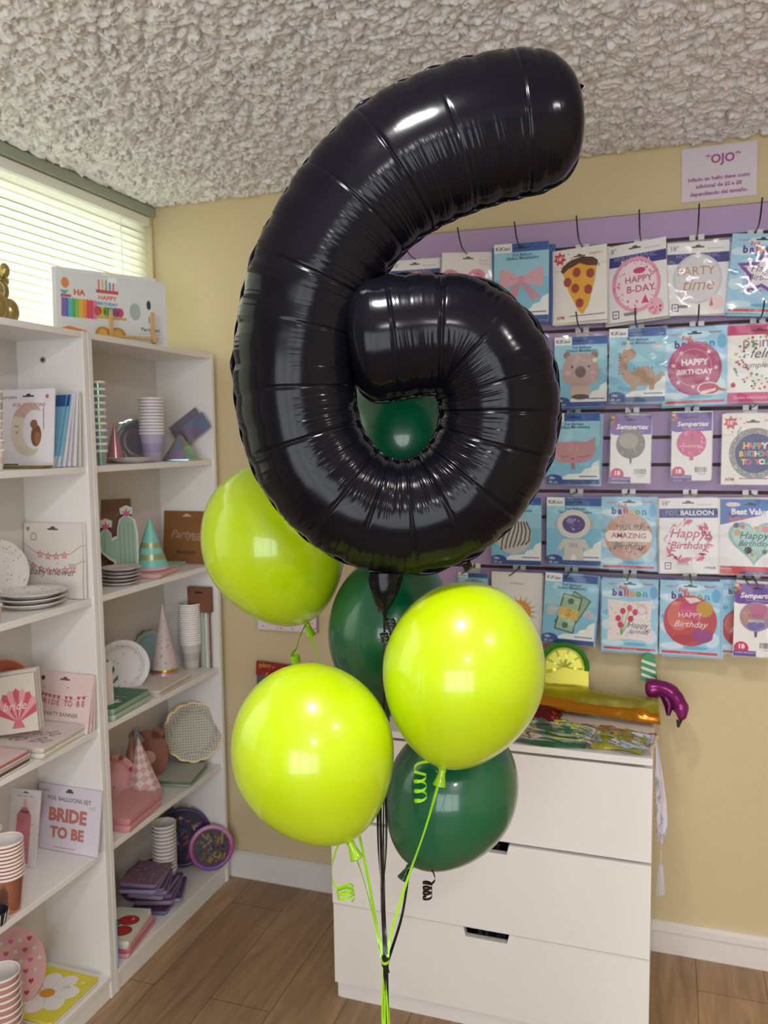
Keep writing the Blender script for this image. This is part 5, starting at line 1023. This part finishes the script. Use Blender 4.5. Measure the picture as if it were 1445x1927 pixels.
# extend both ends so the rounded caps close beyond the last centres
e0 = (raw[0, :2]-raw[4, :2]); e0 /= np.hypot(*e0); e1 = (raw[-1, :2]-raw[-5, :2]); e1 /= np.hypot(*e1)
EX0, EX1 = .047, .042
LEN = seg[-1]; NS = 1500
sv = np.linspace(-EX0, LEN+EX1, NS); ctr = np.zeros((NS, 2)); rad = np.interp(sv, seg, raw[:, 2])
for k in (0, 1): ctr[:, k] = np.interp(sv, seg, raw[:, k])
k = sv < 0; ctr[k] += (-sv[k])[:, None]*e0; k = sv > LEN; ctr[k] += (sv[k]-LEN)[:, None]*e1
def capf(x, L_, p=2.6): x = np.clip(x/L_, 0, 1); return (1-(1-x)**p)**(1/p)
cap = np.minimum(capf(sv+EX0, .11, 2.9), capf(LEN+EX1-sv, .062, 3.2)); cap = np.maximum(cap, .004)
tan = np.gradient(ctr, axis=0); tan /= np.hypot(tan[:, 0], tan[:, 1])[:, None]; nor = np.stack([-tan[:, 1], tan[:, 0]], -1)   # nor: left of travel (inner side of the curl is +nor)
curv = np.gradient(np.arctan2(tan[:, 1], tan[:, 0]).astype(float)); ang = np.unwrap(np.arctan2(tan[:, 1], tan[:, 0])); kap = np.abs(np.gradient(ang, sv)); kap = np.convolve(kap, np.ones(80)/80, 'same')
NT = 88; th = 2*np.pi*np.arange(NT)/NT           # th=0 inner seam, pi outer seam, pi/2 front
rs = np.random.RandomState(4)
def n1(x, f, sd): r = np.random.RandomState(sd).rand(4096); x = np.asarray(x)*f+50; i = np.floor(x).astype(int); t = x-i; t = t*t*(3-2*t); return r[i % 4096]*(1-t)+r[(i+1) % 4096]*t
SS, TT = np.meshgrid(sv, th, indexing='ij')
ci = np.clip(np.cos(TT), 0, 1); co_ = np.clip(-np.cos(TT), 0, 1); fr = np.abs(np.sin(TT))
K = np.clip(kap/9, .12, 1.4)[:, None]
wr = np.abs(n1(SS+.004*np.sin(TT*2), 260, 1)*2-1)*.6+np.abs(n1(SS, 120, 2)*2-1)*.7
inner = .0042*K*wr*ci**.55*np.clip(fr*1.6, .12, 1)
outer = .0016*(.5+K)*np.abs(n1(SS, 150, 3)*2-1)*co_**2.5
# long creases running across from the inner seam
cre = np.zeros_like(SS); s_ = .05
while s_ < LEN+.02:
    kk = float(np.interp(s_, sv, kap)); ln = .45+.5*rs.rand()
    wdt = .0022+.001*rs.rand(); c_ = s_+(.006*(rs.rand()-.5))*np.sin(TT*1.5); reach = 1/(1+np.exp((TT-(np.pi*ln))/.12)); reach2 = 1/(1+np.exp(((2*np.pi-TT)-(np.pi*ln))/.12))
    cre += (.0022+.0016*rs.rand())*np.exp(-((SS-c_)/wdt)**2)*np.maximum(reach*(TT < np.pi), reach2*(TT >= np.pi))*(.5+.5*min(kk/9, 1.2))
    s_ += (.045+.035*rs.rand()) if kk > 5 else (.075+.06*rs.rand())
# soft facets between creases and puckers on the outer seam
pk = .5+.5*np.cos(2*np.pi*sv/.047+2.2*n1(sv, 9, 12)); pkr = (.0032*(1-pk)**2)[:, None]*co_**3+(.0022*(1-pk)**2)[:, None]*ci**3
sof = .0022*(n1(SS, 22, 7)-.5)*fr
capm = np.clip(cap*1.3, 0, 1)[:, None]
disp = (-inner-outer-cre-pkr+sof)*capm
A6 = (rad*cap)[:, None]; B6 = (rad*.80*cap**.8)[:, None]
u = np.cos(TT)*A6; v = np.sin(TT)*B6
un = np.cos(TT)*B6; vn = np.sin(TT)*A6; ln_ = np.sqrt(un**2+vn**2)+1e-9; u += disp*un/ln_; v += disp*vn/ln_
cx_ = ctr[:, None, 0]+nor[:, None, 0]*u; cz_ = ctr[:, None, 1]+nor[:, None, 1]*u
Zc = 1.75
W3 = np.stack([cx_*r6.x+v*n6.x, cx_*r6.y+v*n6.y, cz_-Zc], -1)
me = bpy.data.meshes.new('number_six_balloon'); nv_ = NS*NT
idx = np.arange(nv_).reshape(NS, NT); nx_ = np.roll(idx, -1, 1)
q = np.stack([idx[:-1], nx_[:-1], nx_[1:], idx[1:]], -1).reshape(-1, 4)[:, ::-1]
me.vertices.add(nv_); me.vertices.foreach_set('co', W3.astype(np.float32).ravel())
me.loops.add(q.size); me.loops.foreach_set('vertex_index', np.ascontiguousarray(q).astype(np.int32).ravel()); me.polygons.add(len(q)); me.polygons.foreach_set('loop_start', np.arange(0, q.size, 4, dtype=np.int32))
me.update(calc_edges=True); me.validate(); me.polygons.foreach_set('use_smooth', [True]*len(me.polygons)); me.materials.append(BLK)
SIX = bpy.data.objects.new('number_six_balloon', me); COL.objects.link(SIX); SIX.location = (C6.x, C6.y, Zc)
tag(SIX, 'large black foil number 6 balloon floating above the bouquet', 'balloon', 'bouquet balloons')
def w6(px, py, d=0):    # point in the balloon's own frame
    a, z = on6(px, py); return Vector((r6.x*a+n6.x*d, r6.y*a+n6.y*d, z-Zc))
# heat-sealed seam flanges
def flange(side, s0, s1, amp, name):
    ii = np.where((sv > s0) & (sv < s1))[0][::2]; P = []
    for i in ii:
        s = sv[i]; a = abs(math.sin(math.pi*s/.047+1.1*float(n1(s, 9, 12)))); lf_ = float(n1(s, 7, 41))*float(n1(s, 19, 42))*2.4; lw_ = 1.25 if ctr[i, 0] < -.10 else .45; wd = amp*(.15+lw_*(a**.6)*min(1.6, max(0, lf_-.1)))*min(1, cap[i]*1.2) if side < 0 else amp; wob = .004*math.sin(s*133+side)*a
        row = []
        for t, off in ((-.004, 0), (wd*.5, wob*.6), (wd, wob)):
            r = rad[i]*cap[i]-.002+t; x = ctr[i, 0]+side*nor[i, 0]*r; z = ctr[i, 1]+side*nor[i, 1]*r
            row.append((x*r6.x+off*n6.x, x*r6.y+off*n6.y, z-Zc))
        P.append(row)
    F = MB().grid(P, BLK); o = F.build(name, parent=SIX, smooth=True, angle=0); sm = o.modifiers.new('s', 'SOLIDIFY'); sm.thickness = .0004
flange(-1, -.04, LEN+.04, .0085, 'seam_flange'); flange(1, -.04, LEN+.04, .0055, 'seam_flange')
# filling tail below and the small tabs
b = MB(); T0 = w6(722, 1084); rows = []
for i, (y, wd, dp) in enumerate(((1078, 34, .01), (1092, 30, .012), (1108, 27, .013), (1124, 22, .012), (1138, 14, .008), (1150, 6, .004), (1158, 4, .003))):
    c = w6(724, y); row = []
    for k in range(16): a = 2*PI*k/16; j = 1+.16*math.sin(k*2.7+i*1.3); row.append(c+Vector((r6.x, r6.y, 0))*(wd*k6*math.cos(a)*j)+n6*(dp*math.sin(a)*j))
    rows.append(row)
b.grid(rows, BLK, wrapv=True).build('filling_tail', parent=SIX, smooth=True, angle=60)
def tab(px, py, w_, h_, rot_):
    b = MB(); b.prism([(-w_/2, -h_/2), (w_/2*.8, -h_/2*.8), (w_/2, h_/2), (-w_/2*.7, h_/2*.9)], -.0008, .0008, BLK)
    p = w6(px, py, -.004); return b.build('seam_tab', parent=SIX, loc=p, rot=(.95, rot_, math.atan2(r6.y, r6.x)))
tab(1086, 166, .016, .022, .5); tab(880, 1066, .018, .024, -.6)
# curling tinsel at the tail
def helix(c, r, pitch, turns, ax=(0, 0, -1), ph=0, n=20):
    ax = Vector(ax).normalized(); u = ax.orthogonal().normalized(); v = ax.cross(u); c = Vector(c)
    return [c+ax*(pitch*t/n)+(u*math.cos(ph+2*PI*t/n)+v*math.sin(ph+2*PI*t/n))*r for t in range(int(turns*n)+1)]
def ribmat(h, nm): 
    m = mat(h, .28, name=nm); return m
RB, RG = ribmat('#151417', 'black_ribbon'), mat('#9ad41a', .3)
RDG = mat('#0c3d28', .3)

KN = ondist(725, 1807, 1.55)      # where all ribbons are knotted
def latexmat(name, col, tr):
    m, nt, b, N, L = nodemat(name, .2); b.inputs['Base Color'].default_value = lin(col); b.inputs['Subsurface Weight'].default_value = tr; b.inputs['Subsurface Radius'].default_value = (.08, .1, .03)
    b.inputs['Subsurface Scale'].default_value = .25; b.inputs['Coat Weight'].default_value = .6; b.inputs['Coat Roughness'].default_value = .06; b.inputs['Roughness'].default_value = .3; return m
LIME = latexmat('lime_latex', '#bfdc04', .2); LIMEK = latexmat('lime_knot_latex', '#9ccf14', 0); DG = latexmat('dark_green_latex', '#005f3e', .05); DGK = latexmat('green_knot_latex', '#063f29', 0)
def latex(cpx, neck_px, dist, rw, rh, m, mk, label, rib, path=(), curl=None):
    """rw, rh: half width and half height in photo pixels; neck_px: where the knot is"""
    c = ondist(cpx[0], cpx[1], dist); k = mpp(c); R_ = rw*k; L_ = rh*k
    nk = ondist(neck_px[0], neck_px[1], dist+.02); ax = (nk-c).normalized()      # local -z goes to the neck
    qt = (-ax).to_track_quat('Z', 'Y'); prof = []
    n = 44
    for i in range(n+1):
        a = PI*i/n; z = math.cos(a); r = math.sin(a); zz = L_*z
        if z < 0: r *= (1-.10*(-z)**1.5); zz = L_*z*(1+.05*(-z)**3)
        prof.append((max(R_*r, .0045), zz))
    b = MB().lathe(list(reversed(prof)), m, n=72)
    b.add([(0, 0, L_)], [], m)
    o = b.build('latex_balloon', loc=c, smooth=True, angle=0); o.rotation_mode = 'QUATERNION'; o.rotation_quaternion = qt
    tag(o, label, 'balloon', 'bouquet balloons')
    zb = -L_*1.05
    b = MB().lathe([(.005, zb+.004), (.0045, zb-.001), (.007, zb-.004), (.0055, zb-.008), (.0075, zb-.016), (.010, zb-.026), (.0112, zb-.029), (.0105, zb-.0305), (.0085, zb-.029), (.0055, zb-.012)], mk, n=24)
    b.build('neck', parent=o, smooth=True, angle=0)
    # ribbon, in world space then brought into the balloon's frame
    inv = (Matrix.Translation(c) @ qt.to_matrix().to_4x4()).inverted()
    st = c+ax*(-zb+.004)
    W = [st]+[ondist(x, y, d) for x, y, d in path]+[KN+Vector((rib[1]*.002, 0, .004))]
    V = catmull([list(p) for p in W], 14); V = [inv @ Vector(p) for p in V]
    lf = n6*(.0035 if rib[0] is RG else -.003); q_ = rib[1]*(.0011 if rib[0] is RG else .0006)
    down = [KN+CR*(q_*.6)+Vector((0, 0, 0)), KN+CR*(q_*1.6)+lf+Vector((0, 0, -.1)), KN+CR*(q_*2.6+.006)+lf+Vector((0, 0, -.3)), Vector((KN.x+rib[1]*.003+.01, KN.y, .012))]
    V2 = [inv @ Vector(p) for p in catmull([list(p) for p in down], 10)]
    rm = inv.to_3x3()
    fw = lambda t: rm @ (CR*math.cos(1.15*math.sin(PI*min(1, t*2.4)))+n6*math.sin(1.15*math.sin(PI*min(1, t*2.4))))
    b = MB().strip(V+V2[1:], fw, .0048, rib[0]); b.build('ribbon', parent=o, smooth=True)
    if curl:
        P, wv = curl(st); b = MB().strip([inv @ Vector(p) for p in P], rm @ Vector(wv), .0046, rib[0]); b.build('ribbon_curl', parent=o, smooth=True)
    return o
def curlA(st):
    p = ondist(555, 1232, 1.66); return [st]+[st.lerp(p, t)+Vector((0, 0, .012*math.sin(t*3)))  for t in (.3, .6, .9)]+helix(p, .009, .005, 3, (0.1, 0, -1)), (0, 0, 1)
latex((516, 1024), (578, 1176), 1.76, 133, 153, LIME, LIMEK, 'lime green latex balloon at the upper left, partly behind the black number', (RG, -3), [(598, 1240, 1.72), (640, 1400, 1.66), (690, 1640, 1.6)], curlA)
def curlB(st):
    P = [st, ondist(638, 1588, 1.43), ondist(626, 1625, 1.43), ondist(626, 1655, 1.43), ondist(634, 1672, 1.43)]
    V = [Vector(p) for p in catmull([list(p) for p in P], 8)]; h = helix(ondist(649, 1671, 1.43), .0135, .0075, 2.3, (.12, 0, -1), 2.6); return V+h, (0, 0, 1)
latex((590, 1414), (657, 1580), 1.44, 152, 166, LIME, LIMEK, 'lime green latex balloon at the lower left, in front of the bouquet', (RG, -1.6), [(684, 1655, 1.5), (712, 1760, 1.54)], curlB)
def curlC(st):
    P = [st, ondist(812, 1434, 1.44), ondist(785, 1438, 1.43), ondist(779, 1452, 1.43)]
    V = [Vector(p) for p in catmull([list(p) for p in P], 8)]; h = helix(ondist(790, 1460, 1.43), .0105, .0165, 2.8, (0.02, 0, -1), 3.3); return V+h, (0, 0, 1)
latex((871, 1265), (834, 1442), 1.44, 152, 171, LIME, LIMEK, 'lime green latex balloon at the right, in front of the dark green ones', (RG, 2), [(800, 1560, 1.47), (765, 1660, 1.5), (735, 1760, 1.54)], curlC)
latex((738, 1190), (728, 1352), 1.74, 121, 150, DG, DGK, 'dark green latex balloon in the middle, right below the black number', (RB, 1), [(722, 1500, 1.68), (722, 1680, 1.6)])
latex((758, 835), (735, 1005), 1.70, 125, 150, DG, DGK, 'dark green latex balloon seen through the hole of the black number', (RB, 0), [(728, 1200, 1.66), (716, 1500, 1.62)])
def curlF(st):
    P = [st, ondist(800, 1632, 1.7), ondist(814, 1640, 1.68), ondist(818, 1655, 1.68), ondist(812, 1664, 1.68)]
    V = [Vector(p) for p in catmull([list(p) for p in P], 8)]; h = helix(ondist(804, 1662, 1.68), .0088, .0095, 3.2, (0, 0, -1), .6); return V+h, (0, 0, 1)
latex((848, 1492), (772, 1628), 1.70, 121, 142, DG, DGK, 'dark green latex balloon at the lower right, below the lime one', (RB, 3), [(757, 1720, 1.63)], curlF)
# black ribbons of the number balloon
for dx, path in ((-1.5, [(722, 1220, 1.5), (714, 1400, 1.56), (711, 1560, 1.56), (718, 1700, 1.55)]), (2, [(735, 1190, 1.48), (722, 1330, 1.57), (727, 1560, 1.58), (722, 1690, 1.56)])):
    W = [SIX.location+w6(724, 1158)]+[ondist(*p) for p in path]+[KN+Vector((dx*.001, 0, .003)), KN+Vector((dx*.002, 0, -.15)), Vector((KN.x+dx*.003, KN.y, .012))]
    V = [Vector(p)-SIX.location for p in catmull([list(p) for p in W], 14)]
    MB().strip(V, lambda t: CR*math.cos(t*9)+n6*math.sin(t*9), .0048, RB).build('ribbon', parent=SIX, smooth=True)
for px, py, r_, tn in ((716, 1135, .008, 2.5), (733, 1165, .009, 2.5), (722, 1192, .007, 3), (736, 1180, .006, 2)):
    V = [Vector(p)-SIX.location for p in helix(ondist(px, py, 1.42), r_, .006, tn, (.2, .1, -1), px)]
    MB().strip(V, (0, 0, 1), .0045, RB).build('ribbon_curl', parent=SIX, smooth=True)
# knot
b = MB()
for r_, z, m_ in ((.0055, .004, RB), (.0058, 0, RG), (.0056, -.005, RB), (.005, -.009, RB)):
    b.strip([(r_*math.cos(a*PI/8), r_*math.sin(a*PI/8), z+.0025*math.sin(a*PI/8+z*900)) for a in range(17)], (0, 0, 1), .0046, m_, .001)
b.tube([(0, 0, .006), (0, 0, -.012)], .0045, RB)
b.strip([(.003, -.003, -.006), (.006, -.005, -.012), (.007, -.004, -.018)], (1, 0, 0), .004, RB)
tag(b.build('ribbon_knot', loc=KN, smooth=True), 'small black and lime knot tying all the balloon ribbons together', 'knot')
# ------------------------------------------------------------------ on the chest of drawers
ZT = .8138
def foil(c, rough=.2, metal=.55): return mat(c, rough, metal)
LF = lambda: None
# lime slice foil balloon: half disc with green rind, propped against the wall
def slice_():
    t = tag(empty('lime_slice_balloon', (1.475, -.15, ZT+.015), (math.radians(-10), math.radians(-8), .12)), 'foil balloon shaped like a lime slice behind the folded gold foil', 'foil balloon')
    R_ = .075
    def puff(r0, r1, a0, a1, m_, name, th, y0=0, n=36):
        b = MB(); P = []
        for i in range(n+1):
            a = a0+(a1-a0)*i/n; P.append([((r0+(r1-r0)*j/6)*math.cos(a), y0-th*math.sin(PI*j/6), .09+(r0+(r1-r0)*j/6)*math.sin(a)) for j in range(7)])
        Q = [[(x, -y+2*y0, z) for x, y, z in reversed(r)] for r in P]; b.grid(P, m_); b.grid(Q, m_); b.build(name, parent=t, smooth=True)
    puff(.058, R_, -.25, PI+.25, foil('#3f8a2a', .25, .3), 'rind', .012)
    puff(.003, .06, -.25, PI+.25, foil('#c9cf5a', .25, .3), 'flesh', .009)
    for i in range(5):
        a0 = -.12+i*(PI+.24)/5; a1 = a0+(PI+.24)/5-.09; b = MB(); c = (.012*math.cos((a0+a1)/2), .012*math.sin((a0+a1)/2))
        b.prism([(c[0], .09+c[1])]+[(.053*math.cos(a0+(a1-a0)*j/8), .09+.053*math.sin(a0+(a1-a0)*j/8)) for j in range(9)], -.0115, -.0085, foil('#b5ae1e', .25, .3)); b.build('segment', parent=t)
    MB().prism([(-.07, .0), (.06, .0), (.072, .09), (-.072, .09)], -.002, .002, foil('#a39a18', .25, .4)).build('folded_body', parent=t)
slice_()
def sheet(name, x0, x1, y0, y1, z, h, m_, label, cat='foil balloon', wav=3., seed=0, rz=0, nx=46, ny=20, droop=0, film=False, bump=.35):
    """a deflated foil balloon lying folded: a closed flattened bag with creases"""
    X0, Y0 = (x0+x1)/2, (y0+y1)/2; P = []; Q = []
    for i in range(nx+1):
        u = i/nx; r1 = []; r2 = []
        for j in range(ny+1):
            v = j/ny; e = min(1, (u*(1-u)*18))**.5*min(1, v*(1-v)*14)**.5
            n_ = float(n1(u*9+seed+v*2, 1.7, 31))+float(n1(v*6+seed*3+u*3, 1.9, 32))+float(n1((u+v)*11+seed, 2.3, 33))*.6
            zz = h*e*(.5+bump*(n_-1.1)); ww = .01*math.sin(u*wav*2+seed)
            r1.append((x0-X0+(x1-x0)*u, y0-Y0+(y1-y0)*v+ww, max(.0004, zz))); r2.append((x0-X0+(x1-x0)*u, y0-Y0+(y1-y0)*v+ww, 0.0))
        P.append(r1); Q.append(list(reversed(r2)))
    b = MB().grid(P, m_); b.grid(Q, m_)
    o = b.build(name, loc=(X0, Y0, z), rot=(0, 0, rz), smooth=True, angle=0)
    return tag(o, label, cat) if label else o
sheet('folded_foil_balloon', 1.22, 1.47, -.345, -.26, ZT, .036, foil('#7a1c20', .25), 'dark red foil balloon poking out left of the gold one on the chest', seed=2, rz=-.1)
# long gold sheet folded over a red roll
X0, X1 = 1.37, 1.728; prof = [(-.12, .040), (-.16, .052), (-.20, .053), (-.235, .049), (-.262, .042), (-.280, .030), (-.284, .018), (-.276, .008), (-.262, .003)]; P = []; t = tag(empty('folded_foil_balloon', (1.55, -.2, ZT+.003)), 'gold yellow foil balloon folded over a red roll on the chest', 'foil balloon')
n_x = 60
for i in range(n_x+1):
    u = i/n_x; x = X0+(X1-X0)*u; sh = -.055*u+.02; row = []
    for j, (y, z) in enumerate(prof):
        n_ = float(n1(u*6+j*.35, 1.8, 61))-.5; n2 = float(n1(u*17+j*.8, 2.1, 62))-.5
        row.append((x-1.55+.012*(j/8)*(u > .98), y+sh+.2+.006*n_, z*(1.0-.12*u)+.012*n_*(j < 6)+.003*n2+.004))
    P.append(row)
b = MB().grid([r[:5] for r in P], foil('#aa9d12', .26, .45)); b.build('folded_sheet', parent=t, smooth=True, angle=0)
b = MB().grid([r[4:] for r in P], foil('#c47e1a', .2, .6)); b.build('orange_border', parent=t, smooth=True, angle=0)
b = MB(); Q = []
for i in range(20):
    v = i/19; Q.append([(v*.37-.19, -.008-.055*v+.017*(1+.1*math.sin(k*2+v*8))*math.cos(2*PI*k/24)+.02-.03, .026+.014*(1+.1*math.sin(k*3+v*5))*math.sin(2*PI*k/24)) for k in range(24)])
b.grid(Q, foil('#a8242c', .25), wrapv=True); e_ = Q[-1]; b.add([(e_[0][0]-.012, sum(p[1] for p in e_)/24, .028)]+e_, [(0, k+1, (k+1) % 24+1) for k in range(24)], foil('#7d1820', .3))
b.build('red_roll', parent=t, smooth=True)
# packs in clear bags along the front
for i, (x0, x1, y0, y1, c, lb, z) in enumerate(((1.33, 1.56, -.51, -.40, '#2f6a44', 'green foil packet in a clear bag at the front of the chest top', ZT), (1.575, 1.705, -.50, -.36, '#aaa534', 'olive yellow foil packet in a clear bag at the front right of the chest top', ZT+.001), (1.38, 1.56, -.42, -.345, '#3f7a62', 'teal green foil packet in a clear bag behind the front one', ZT+.001), (1.18, 1.4, -.47, -.3, '#5a8a5c', 'pale green foil packet mostly behind the lime balloon', ZT))):
    t = sheet('foil_packet', x0, x1, y0, y1, z, .019, foil(c, .3, .3), lb, 'packet', seed=i*3+1, rz=-.1*(i % 2)-.03)
    sheet('clear_bag', x0-.008, x1+.022, y0-.006, y1+.008, 0, .021, FILM, None, seed=i*5+2, bump=.2).parent = t
    bg_ = [o for o in bpy.data.objects if o.parent == t][0]; bg_.location = (.007, .001, .0002)
    if i in (1, 2): MB().box((-.05, -.02, .0168), (-.01, -.01, .0176), foil(['#c9c24a', '#a04a6c'][i-1], .3)).build('printed_patch', parent=t)
# green and magenta foil at the back right corner
b = MB(); P = []
path = [(1.70, -.13, ZT+.055), (1.735, -.14, ZT+.062), (1.765, -.15, ZT+.054), (1.785, -.17, ZT+.035), (1.793, -.185, ZT+.01), (1.79, -.19, ZT-.012)]
b.tube(catmull(path, 6), [q*1.25 for q in [.018, .022, .024, .024, .022, .021, .02, .02, .02, .02, .02, .02, .02, .019, .018, .018, .018, .017, .017, .017, .018, .018, .017, .015, .013, .012, .011, .01, .007, .004, .002]][:len(catmull(path, 6))], foil('#8c2a70', .25), n=14)
b.tube([(1.745, -.15, ZT+.05), (1.76, -.17, ZT+.022), (1.757, -.18, ZT-.002)], [.013, .014, .005], foil('#5c1848', .25), n=12)
b.tube([(1.787, -.19, ZT-.008), (1.784, -.196, ZT-.028)], [.009, .003], mat('#2a2430', .3), n=10)
b.v = [(x-1.74, y+.15, z-ZT) for x, y, z in b.v]
tag(b.build('foil_balloon', loc=(1.74, -.15, ZT), smooth=True), 'deflated magenta foil balloon drooping over the back right corner of the chest', 'foil balloon')
b = MB()
b.prism([(.024*math.cos(a*PI/10)*.8, .05+.03*math.sin(a*PI/10)) for a in range(11)]+[(-.022, -.0), (.028, -.02)], -.006, .006, foil('#1d6a34', .3, .3)); 
for z in (.012, .032, .052): b.prism([(-.019, z+.008), (-.019, z), (.021, z-.012), (.021, z-.004)], -.0068, -.006, mat('#d9dcd8', .4))
tag(b.build('foil_palm_top', loc=(1.70, -.09, ZT+.072), rot=(-.1, 0, 0)), 'green and white striped foil tip standing above the magenta foil', 'foil balloon')
# white runner with tassel hanging down beside the chest
CLO = mat('#dcd6e0', .8); YR = -.40; t = tag(empty('table_runner', (1.74, YR, .6)), 'white patterned cloth runner with a tassel hanging at the right side of the chest', 'cloth')
prof = [(1.640, 1.70, ZT+.002), (1.690, 1.724, ZT+.003), (1.716, 1.733, ZT+.002)]
prof = [((1222, 1232), 1399), ((1228, 1236.5), 1402), ((1231.5, 1246), 1450), ((1234, 1254), 1508), ((1235.5, 1257.5), 1549), ((1238, 1251), 1578), ((1243.5, 1245), 1599)]
P = []
for (a, c), py in prof:
    p = ony(a, py, YR); q = ony(c, py, YR); zz = (p.z+q.z)/2; lo = max(p.x, 1.7262); hi = max(q.x, lo+.002)
    P.append([(lo+(hi-lo)*j/8-1.74, .004*math.sin(j*.9+py*.02), zz-.6) for j in range(9)])
P[0] = [(x-.012, y, ZT+.0025-.6) for x, y, z in P[1]]; P[1] = [(x, y, ZT+.0022-.6) for x, y, z in P[1]]
bt = [[(x-.05, y+.0, ZT+.002-.6) for x, y, z in P[0]]]
b = MB().grid(bt+P, CLO); o = b.build('cloth', parent=t, smooth=True); sm = o.modifiers.new('s', 'SOLIDIFY'); sm.thickness = .0012
b = MB(); rr2 = random.Random(5)
for i in range(34):
    v = rr2.uniform(0, 1); z = .72-.16*v; w_ = .004+.011*v; x = 1.731+.012*v+rr2.uniform(-w_, w_)*.8; b.tube([(x-1.74, -.0062, z-.6), (x+rr2.uniform(-.006, .006)-1.74, -.0062, z-.6-.012)], .0007, mat('#9a94a2', .7), n=5)
b.build('stitched_pattern', parent=t)
b = MB(); q0 = ony(1244, 1599, YR); q1 = ony(1244, 1628, YR); q2 = ony(1243, 1683, YR); tx = q0.x-1.74
b.tube([(tx, 0, q0.z-.6), (tx, 0, q1.z-.6)], .0011, CLO, n=6)
for i in range(24): a = i*.9; r = .0012+.0012*(i % 3); b.tube([(tx+r*math.cos(a), r*math.sin(a), q1.z-.6), (tx+r*3.2*math.cos(a), r*3*math.sin(a), q2.z-.6+.004*math.sin(i))], .0009, CLO, n=5)
b.build('tassel', parent=t, smooth=True)
# ------------------------------------------------------------------ things on the wall behind the balloons
A = Art(.225, .2, .006, '#ead9dd'); A.dots(70, -.48, .03, .48, A.H-.03, .022, ['#c9859a', '#d9a5b0', '#b56a7c'], None, 'h').ell(-.25, .3, .06, .06, '#d99aa5')
p = ony(538, 1187, -.015); tag(A.mb.build('patterned_card', loc=(p.x+.005, -.014, p.z), rot=(0, 0, 0)), 'white card with small pink hearts on the wall behind the upper left balloon', 'card')
MB().box((.1135, -.006, 0), (.1165, .004, .2), mat('#b58a94', .5)).build('card_edge', parent=bpy.data.objects['patterned_card'])
t = tag(empty('wall_pack', ((ony(525, 1330, -.02)).x, -.02, ony(525, 1340, -.02).z)), 'red and gold topped clear bag hanging on the wall above the lower left balloon', 'hanging pack')
A = Art(.175, .05, .003, '#9c242c'); A.dots(34, -.48, .02, .48, .26, .03, ['#c99a2c', '#b93a30', '#7d1820', '#5a3a6c'], None, 'd').text('PARTY', -.3, .2, .09, '#d9a83c', bold=.03); A.mb.build('header_card', parent=t, loc=(0, 0, .125), rot=(0, math.radians(3), 0))
MB().box((-.085, .0, 0), (.085, .002, .128), mat('#6f6a66', .5)).build('contents', parent=t); 
P = [[(-.088+.176*i/8, -.004-.004*math.sin(i*1.3+j), .135*j/6) for j in range(7)] for i in range(9)]; MB().grid(P, FILM).build('clear_bag', parent=t, smooth=True)
b = MB()
for i in range(8): b.prism([(-.07+i*.02, .02+.01*(i % 3)), (-.058+i*.02, .02), (-.055+i*.02, .09+.006*(i % 2)), (-.068+i*.02, .1)], -.003, -.001, mat(['#2c2a28', '#4a5a3c', '#8a8680', '#33312f'][i % 4], .4))
b.build('contents', parent=t)
